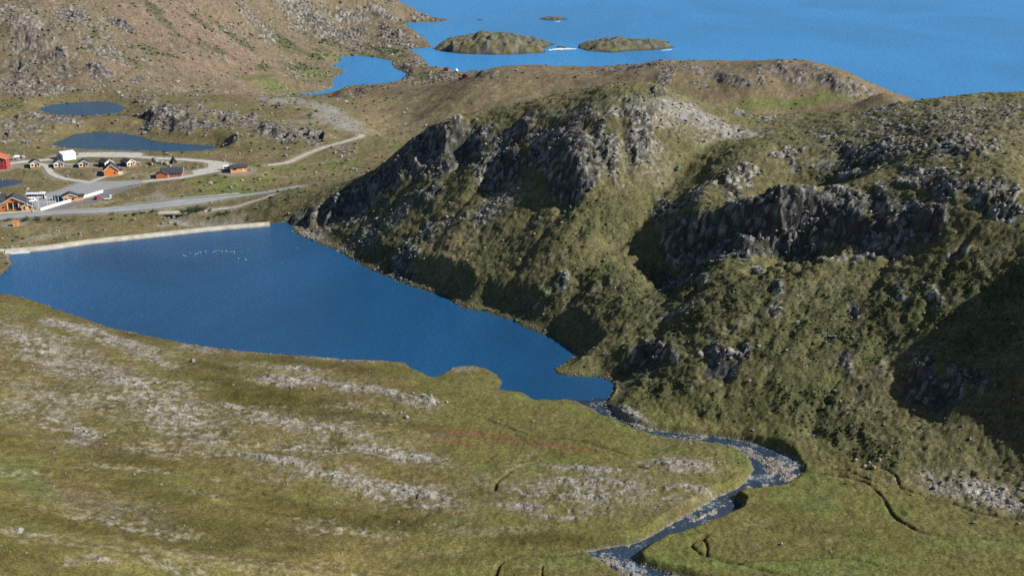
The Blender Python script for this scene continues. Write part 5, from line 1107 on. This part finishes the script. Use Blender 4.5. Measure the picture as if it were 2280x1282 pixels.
def dam():
    P = resample(DAM, 3.0); T = np.gradient(P, axis=0); T /= np.hypot(T[:, 0], T[:, 1])[:, None]; N = np.stack([-T[:, 1], T[:, 0]], 1); N *= np.sign(N[:, 1])[:, None]
    o = np.array([P[0][0], P[0][1], LAKE]); root = empty('dam', tuple(o), 0, 'long low cream concrete dam holding back the lake', 'dam')
    prof = [(-2.3, -4), (-2.0, .75), (-1.5, 1.25), (1.6, 1.25), (2.1, .9), (5.0, -2.5), (6.5, -6)]
    k = len(prof)
    for j0 in range(0, len(P)-1, 3):                       # cast in bays
        j1 = min(j0+3, len(P)-1); V = []; F = []
        for i in range(j0, j1+1):
            g = T[i]*(.02 if i == j0 else -.02 if i == j1 else 0)
            for d_, z in prof:
                q = P[i] + N[i]*d_ + g; V.append((q[0]-o[0], q[1]-o[1], z + .03*math.sin(j0*2.3)))
        m = j1-j0+1
        for i in range(m-1):
            for a in range(k-1): F.append((i*k+a, (i+1)*k+a, (i+1)*k+a+1, i*k+a+1))
        F += [tuple(range(k)), tuple((m-1)*k+a for a in range(k-1, -1, -1))]
        MB().add(V, F).build('concrete_bay', 'concrete', root)
    # spillway sill and wing wall at the left end
    s = MB().box(-.5, 9.5, -3.4, -2.32, -3, .55).build('spillway_sill', 'white', root); s.rotation_euler = (0, 0, math.atan2(T[0][1], T[0][0])); s.location = (0, 0, 0)
    MB().box(-6, -.4, -1.8, 1.6, -3, 1.1).build('wing_wall', 'concrete', root)
    i = int(np.argmin(np.abs(P[:, 0] - at_z(197, 531, 26.3)[0]))); q = P[i] + N[i]*1.2
    po = empty('gauge_post', (q[0], q[1], LAKE+1.2), 0, 'slim weathered post standing on the dam crest', 'post')
    MB().tube([(0, 0, -.2), (0, 0, 2.2)], [.16, .12], 8).build('shaft', 'wood', po); MB().disc((0, 0, 2.32), (0, 0, 1), .2, .3, 8).build('cap', 'white', po); MB().box(-.18, .18, -.20, -.13, 1.2, 1.7).build('gauge_plate', 'sheetdark', po)
dam()
def pole(px, py, h, label):
    loc = place(px, py); root = empty('utility_pole', loc, .5, label, 'pole')
    MB().tube([(0, 0, -.6), (0, 0, h)], [.17, .12], 8).build('shaft', 'wood', root); MB().box(-1.0, 1.0, -.08, .08, h-.7, h-.55).build('crossarm', 'wood', root)
    for a in (-.9, 0, .9): MB().tube([(a, 0, h-.55), (a, 0, h-.3)], .06, 6).build('insulator', 'sheet', root)
pole(844, 357, 8.0, 'wooden utility pole on the heath behind the rocky hill')

# ------------------------------------------------------------------ gulls on the lake
def gull_mesh():
    m = MB(); prof = [(-.30,.012,.13),(-.22,.05,.12),(-.1,.10,.10),(.05,.12,.10),(.17,.09,.13),(.22,.05,.20),(.25,.055,.27),(.30,.05,.30),(.345,.02,.29),(.40,.008,.28)]
    n = 8; vs = [(a, r*math.cos(2*math.pi*k/n), z + r*.85*math.sin(2*math.pi*k/n)) for a, r, z in prof for k in range(n)]
    fs = [(i*n+k, i*n+(k+1) % n, (i+1)*n+(k+1) % n, (i+1)*n+k) for i in range(len(prof)-1) for k in range(n)] + [tuple(range(n-1, -1, -1)), tuple((len(prof)-1)*n+k for k in range(n))]
    return m.add(vs, fs)
g0 = None
for i, (px, py) in enumerate([(408,569),(412,570),(424,565),(440,564),(446,562),(458,560),(460,563),(474,563),(475,561),(487,559),(494,560),(503,559),(505,560),(516,561),(521,560),(522,563),(523,566),(538,563),(531,576),(547,578),(548,579),(627,586),(663,553),(435,566),(480,560),(512,562)]):
    a, b = at_z(px, py, LAKE)
    if g0 is None:
        g0 = gull_mesh().build('gull', 'gull', None, True); g0['label'] = 'white gull floating on the lake, wings folded'; g0['category'] = 'gull'; g0['group'] = 'gulls on the lake'
        w = MB()
        for sy in (-1, 1): w.add([(.12, sy*.10, .17), (-.1, sy*.118, .17), (-.36, sy*.03, .17), (-.08, sy*.06, .215), (.1, sy*.055, .215)], [(0, 1, 2, 3, 4) if sy < 0 else (4, 3, 2, 1, 0)])
        w.build('folded_wings', 'gullgrey', g0); o = g0
    else: o = copy_tree(g0)
    o.location = (a, b, LAKE-.02); o.rotation_euler = (0, 0, random.uniform(0, 6.28)); s = random.uniform(.95, 1.15); o.scale = (s, s, s)

# ------------------------------------------------------------------ willow bushes
def bush_mesh(seed):
    r = random.Random(seed); lf = MB(); st = MB()
    for k in range(7):
        a = r.uniform(0, 6.28); l = r.uniform(.5, .9); st.tube([(0, 0, -.2), (.3*l*math.cos(a), .3*l*math.sin(a), .45*l), (.75*l*math.cos(a), .75*l*math.sin(a), .8*l)], [.05, .035, .015], 5)
    cl = [(r.gauss(0, .42), r.gauss(0, .42), r.uniform(.25, .8), r.uniform(.25, .45)) for _ in range(12)]
    for cx, cy, cz, cr in cl:
        for _ in range(42):
            d = Vector((r.gauss(0, 1), r.gauss(0, 1), r.gauss(0, 1))).normalized()*cr*r.uniform(.6, 1.05); c = Vector((cx, cy, cz*.9)) + Vector((d.x, d.y, d.z*.75))
            u = Vector((r.gauss(0, 1), r.gauss(0, 1), r.gauss(0, 1))).normalized()*.09; v = u.orthogonal().normalized()*.05
            lf.add([c-u, c+v, c+u, c-v], [(0, 1, 2, 3)])
    return lf, st
protos = []
BUSH = [(416,480,4.2,0),(428,473,4.6,0),(440,470,4.0,0),(452,468,3.2,0),(405,473,2.2,0),(468,470,2.0,3),(60,492,3.0,1),(85,490,2.6,1),(110,489,2.8,1),(130,490,2.2,1),(20,493,2.4,1),(300,478,2.2,2),(318,476,2.0,2),(340,473,2.4,2),(280,480,2.0,2),(250,478,1.8,2),(488,480,2.2,3),(505,478,2.4,3)]
BL = ['dark green willow bush crowding the end of the concrete bridge', 'green willow bush at the foot of the main road bank below the lodge', 'small bush on the verge between the main road and the bridge', 'small willow bush beside the faint dirt track to the dam']
for i, (px, py, s, g) in enumerate(BUSH):
    loc = place(px, py); k = i % 3
    if len(protos) <= k:
        lf, st = bush_mesh(30+k); root = empty('willow_bush', loc, 0, BL[g], 'bush', 'willow bushes near the road')
        lf.build('foliage', 'leaf', root); st.build('stem', 'bark', root); protos.append(root)
    else:
        root = copy_tree(protos[k]); root.location = loc
    root['label'] = BL[g]; root.rotation_euler = (0, 0, i*1.3); root.scale = (s*.62, s*.62, s*.62)

# ------------------------------------------------------------------ boulders and stones
def rock_variant(seed, sub):
    import bmesh
    r = random.Random(seed); bm = bmesh.new(); bmesh.ops.create_icosphere(bm, subdivisions=sub, radius=1.0)
    planes = [(Vector((r.gauss(0, 1), r.gauss(0, 1), r.gauss(0, 1))).normalized(), r.uniform(.5, .85)) for _ in range(9)]
    sx, sy, sz = r.uniform(.9, 1.3), r.uniform(.7, 1.0), r.uniform(.55, .8)
    for v in bm.verts:
        for n_, d_ in planes:
            e = v.co.dot(n_)-d_
            if e > 0: v.co -= n_*e
        v.co = Vector((v.co.x*sx, v.co.y*sy, v.co.z*sz)) + Vector((r.uniform(-1, 1), r.uniform(-1, 1), r.uniform(-1, 1)))*.05
    V = np.array([v.co[:] for v in bm.verts], f32); bm.verts.ensure_lookup_table(); F = np.array([[v.index for v in f.verts] for f in bm.faces], np.int32); bm.free()
    return V, F
M['stone'] = plain('lichened_stone', (.25,.24,.22), .95, .35, 3.0, .04)
M['stone_dark'] = plain('dark_stone', (.16,.155,.15), .95, .35, 3.0, .04)
RV = [rock_variant(100+i, 2) for i in range(6)]; RME = []
for V_, F_ in RV:
    o = mesh_np('boulder', V_, F_, M['stone'], smooth_=False); RME.append(o.data); bpy.data.objects.remove(o)
def boulders(lst, label, group):
    for i, (px, py, s) in enumerate(lst):
        a, b = hit(px, py); D = math.hypot(b, HC); o = bpy.data.objects.new('boulder', RME[(i*5+len(lst)) % 6]); COL.objects.link(o)
        k = s*D/FPX*.5; o.location = (a, b, float(ground(a, b)) + k*.22); o.scale = (k, k, k); o.rotation_euler = (random.uniform(-.3, .3), random.uniform(-.3, .3), random.uniform(0, 6.28))
        tag(o, label, 'boulder', group)
boulders([(45,1193,24)], 'biggest lone boulder on the lower near slope, pale with a dark shaded side', 'boulders on the near slope')
boulders([(430,806,16),(330,812,9)], 'dark-sided boulder in the turf just above the near lake shore', 'boulders on the near slope')
boulders([(905,931,14),(852,919,10),(893,921,9),(838,917,7)], 'boulder in the loose group below the long grey stone ridge', 'boulders on the near slope')
boulders([(995,898,10),(960,893,14),(945,886,12),(975,902,11),(920,878,12)], 'blocky boulder at the lower end of the long grey stone ridge', 'boulders on the near slope')
boulders([(190,957,14),(212,968,11),(232,967,9),(165,950,11)], 'pale boulder in the small bright stone cluster on the upper near slope', 'boulders on the near slope')
boulders([(648,862,8),(700,868,8),(600,905,7),(520,862,8)], 'small boulder lying in the long grey stone ridge near the lake', 'boulders on the near slope')
boulders([(180,795,8),(75,830,9),(30,800,8),(60,900,8),(120,1010,7)], 'small boulder in the broad stony ground high on the near slope', 'boulders on the near slope')
boulders([(360,1086,8),(640,1082,6),(300,1062,7),(887,1166,9),(760,1240,6),(410,1170,6),(250,1155,6)], 'small boulder alone in dark moss on the lower near slope', 'boulders on the near slope')
boulders([(470,905,7),(560,945,8),(700,1010,8),(835,1005,7),(930,1030,7),(400,1010,8),(450,1004,7)], 'small boulder among the pale stone streaks of the middle slope', 'boulders on the near slope')
boulders([(1187,940,8)], 'single white stone in the grass between lake and red bog', 'boulders on the near slope')
boulders([(1905,1028,12),(1925,1040,12),(1945,1043,14),(1957,1033,10),(1935,1036,9),(1972,1046,9)], 'grey boulder in the pile where the shrubby hill meets the meadow', 'boulders at the meadow edge')
boulders([(2268,1171,9),(1740,1212,9),(1850,1228,7),(1560,1120,8),(1660,1182,6)], 'lone grey boulder on the green meadow across the river', 'boulders at the meadow edge')
boulders([(2255,724,14)], 'pale boulder on the lit ledge beside the big hill shadow', 'boulders on the hill')
boulders([(960,641,9),(985,655,8),(820,595,9),(870,622,9),(1020,683,8)], 'boulder at the waterline under the rocky hill', 'boulders on the hill')
boulders([(1085,470,12),(1100,462,10),(1070,485,11),(1110,445,9),(1190,520,7),(1125,545,7)], 'pale block in the scree below the dark cliff of the hill', 'boulders on the hill')
boulders([(1690,775,10),(1640,790,9),(1560,790,9)], 'grey block in the low rock band on the lower hillside', 'boulders on the hill')
boulders([(945,574,8),(1345,580,8),(1520,580,7),(1740,640,8),(2060,690,7),(1770,735,7),(1000,505,7),(1460,715,7),(1980,660,7),(1370,640,6),(1290,745,6),(2010,830,8),(1930,275,5)], 'small grey boulder alone on the shrubby hillside', 'boulders on the hill')
boulders([(125,516,9),(131,516,8),(117,519,6)], 'pale boulder of the trio on the turf above the dam', 'boulders on the village flat')
boulders([(4,531,9),(150,533,8)], 'pale boulder close to the downstream foot of the dam', 'boulders on the village flat')
boulders([(345,366,22),(358,366,20),(370,367,16),(338,368,12)], 'big pale boulder in the heap beside the black tipi', 'boulders on the village flat')
boulders([(295,369,10),(282,372,9),(310,368,9)], 'pale boulder between the end cabin and the boulder heap', 'boulders on the village flat')
boulders([(50,352,16),(42,349,12)], 'rounded grey boulder behind the small white canopy', 'boulders on the village flat')
boulders([(100,397,8),(150,393,9)], 'boulder in the grass beside the curving cabin path', 'boulders on the village flat')
boulders([(395,503,14),(380,498,10),(362,500,10),(375,487,12)], 'pale boulder in the stream channel by the concrete bridge', 'boulders on the village flat')
boulders([(600,425,8),(470,452,8),(490,448,8)], 'boulder on the bank of the paved main road', 'boulders on the village flat')
boulders([(760,348,12),(745,342,12),(775,358,10),(740,330,10)], 'grey boulder below the climbing dirt track', 'boulders on the village flat')
boulders([(440,374,7),(456,300,7),(500,360,7),(555,356,6)], 'small boulder in the grass round the pale gravel yard', 'boulders on the village flat')

# loose stones too many to count
def scatter(name, weight, n, smin, smax, label, colr, var=.35, seed=1, power=2.2, lim=None):
    rng = np.random.default_rng(seed)
    dY = np.gradient(AY)[:, None]; dX = (np.gradient(AU)[None, :]*AY[:, None])
    w = (weight*dX*dY/np.maximum(dist, 100)**1.3).ravel().astype(float); w[(H < np.where(HB > 12, 20, .4)).ravel()] = 0
    w /= w.sum(); idx = rng.choice(len(w), n, p=w)
    px_ = GXX.ravel()[idx] + rng.uniform(-.5, .5, n)*np.repeat(dX.mean(1)*1.0, NU)[idx]; py_ = GYY.ravel()[idx] + rng.uniform(-.5, .5, n)*np.repeat(dY[:, 0], NU)[idx]
    gz = ground(px_, py_); D = np.hypot(py_, HC)
    s = (smin + (smax-smin)*rng.uniform(0, 1, n)**power)*(.55 + .45*D/330)
    var_ = [rock_variant(200+seed*10+i, 1) for i in range(5)]
    V = []; F = []; Cc = []; base = 0
    kind_ = rng.integers(0, 5, n)
    for k in range(5):
        Vk, Fk = var_[k]; sel = np.nonzero(kind_ == k)[0]; m = len(sel)
        if m == 0: continue
        an = rng.uniform(0, 6.28, m); ca, sa = np.cos(an)[:, None], np.sin(an)[:, None]; ss = s[sel][:, None]
        X = (Vk[None, :, 0]*ca - Vk[None, :, 1]*sa)*ss + px_[sel][:, None]; Y = (Vk[None, :, 0]*sa + Vk[None, :, 1]*ca)*ss + py_[sel][:, None]; Zz_ = Vk[None, :, 2]*ss + (gz[sel] + s[sel]*.18)[:, None]
        V.append(np.stack([X, Y, Zz_], 2).reshape(-1, 3)); F.append((Fk[None] + (np.arange(m)*len(Vk))[:, None, None]).reshape(-1, 3) + base); base += m*len(Vk)
        cc = colr*(1 + var*rng.uniform(-1, 1, (m, 1))) ; Cc.append(np.repeat(cc, len(Vk), 0))
    o = mesh_np(name, np.concatenate(V), np.concatenate(F), M['ground'], np.concatenate(Cc), False); return tag(o, label, kind='stuff')
scatter('scree', scree*(.25+stn) + .03*is_n + .004*is_v*valley, 7000, .06, .36, 'loose pale stones strewn over the near slopes', c3(.215,.20,.178), .5, 1, 2.6)
scatter('hill_stones', is_h*(rock_edge*.5 + .05 + scree*1.2) + is_l*(rock_edge*.3+.02), 6000, .12, .75, 'grey blocks littering the rocky hill', c3(.20,.197,.19), .5, 2, 2.6)
scatter('far_stones', is_m*(rock_edge*.5 + .12) + is_t*(rock_edge*.6 + .05)*calm, 6000, .2, 1.3, 'grey stones littering the mountainside and flats', c3(.20,.185,.17), .45, 3, 2.6)
scatter('river_stones', MK['bed']*(bars*.8+.25)*(H > W-.3) + .25*smooth(1.5, 0, np.abs(rd)), 2500, .08, .32, 'pale cobbles along the river bed', c3(.25,.24,.225), .4, 4, 2.0)
shore_w = smooth(3.0, .3, np.abs(lake_d-.8))*(is_h*.9 + is_n*.35 + is_t*.5)
scatter('shore_stones', shore_w + smooth(6, 2, dam_d)*(x > hit(440, 515)[0])*.8*(lake_d < 3)*(lake_d > -3), 1500, .10, .42, 'stones along the lake waterline', c3(.19,.18,.165), .45, 5, 2.0)

# low dwarf birch, juniper and tussocks, too many to count
scatter('dwarf_shrubs', is_h*(shr_n + .35*shr + .06)*(1-.8*rock_edge)*calm, 12000, .12, .46, 'low dark dwarf shrubs covering the hillside', c3(.060,.070,.031), .5, 6, 1.6)
scatter('far_shrubs', (is_m + is_t*.5 + is_l*.3)*(np.sqrt(shr_n)*.7 + .04 + .15*MK['green'])*(1-.8*rock_edge)*calm, 4500, .25, .95, 'dark green shrubs on the far slopes', c3(.055,.078,.036), .4, 7, 1.6)
scatter('grass_tussocks', (is_n + is_v*(rd > 1.5))*(1-.6*stony)*(.25 + smooth(0, .4, n2)), 5000, .08, .30, 'grass tussocks on the moor and meadow', c3(.125,.105,.032), .45, 8, 1.5)
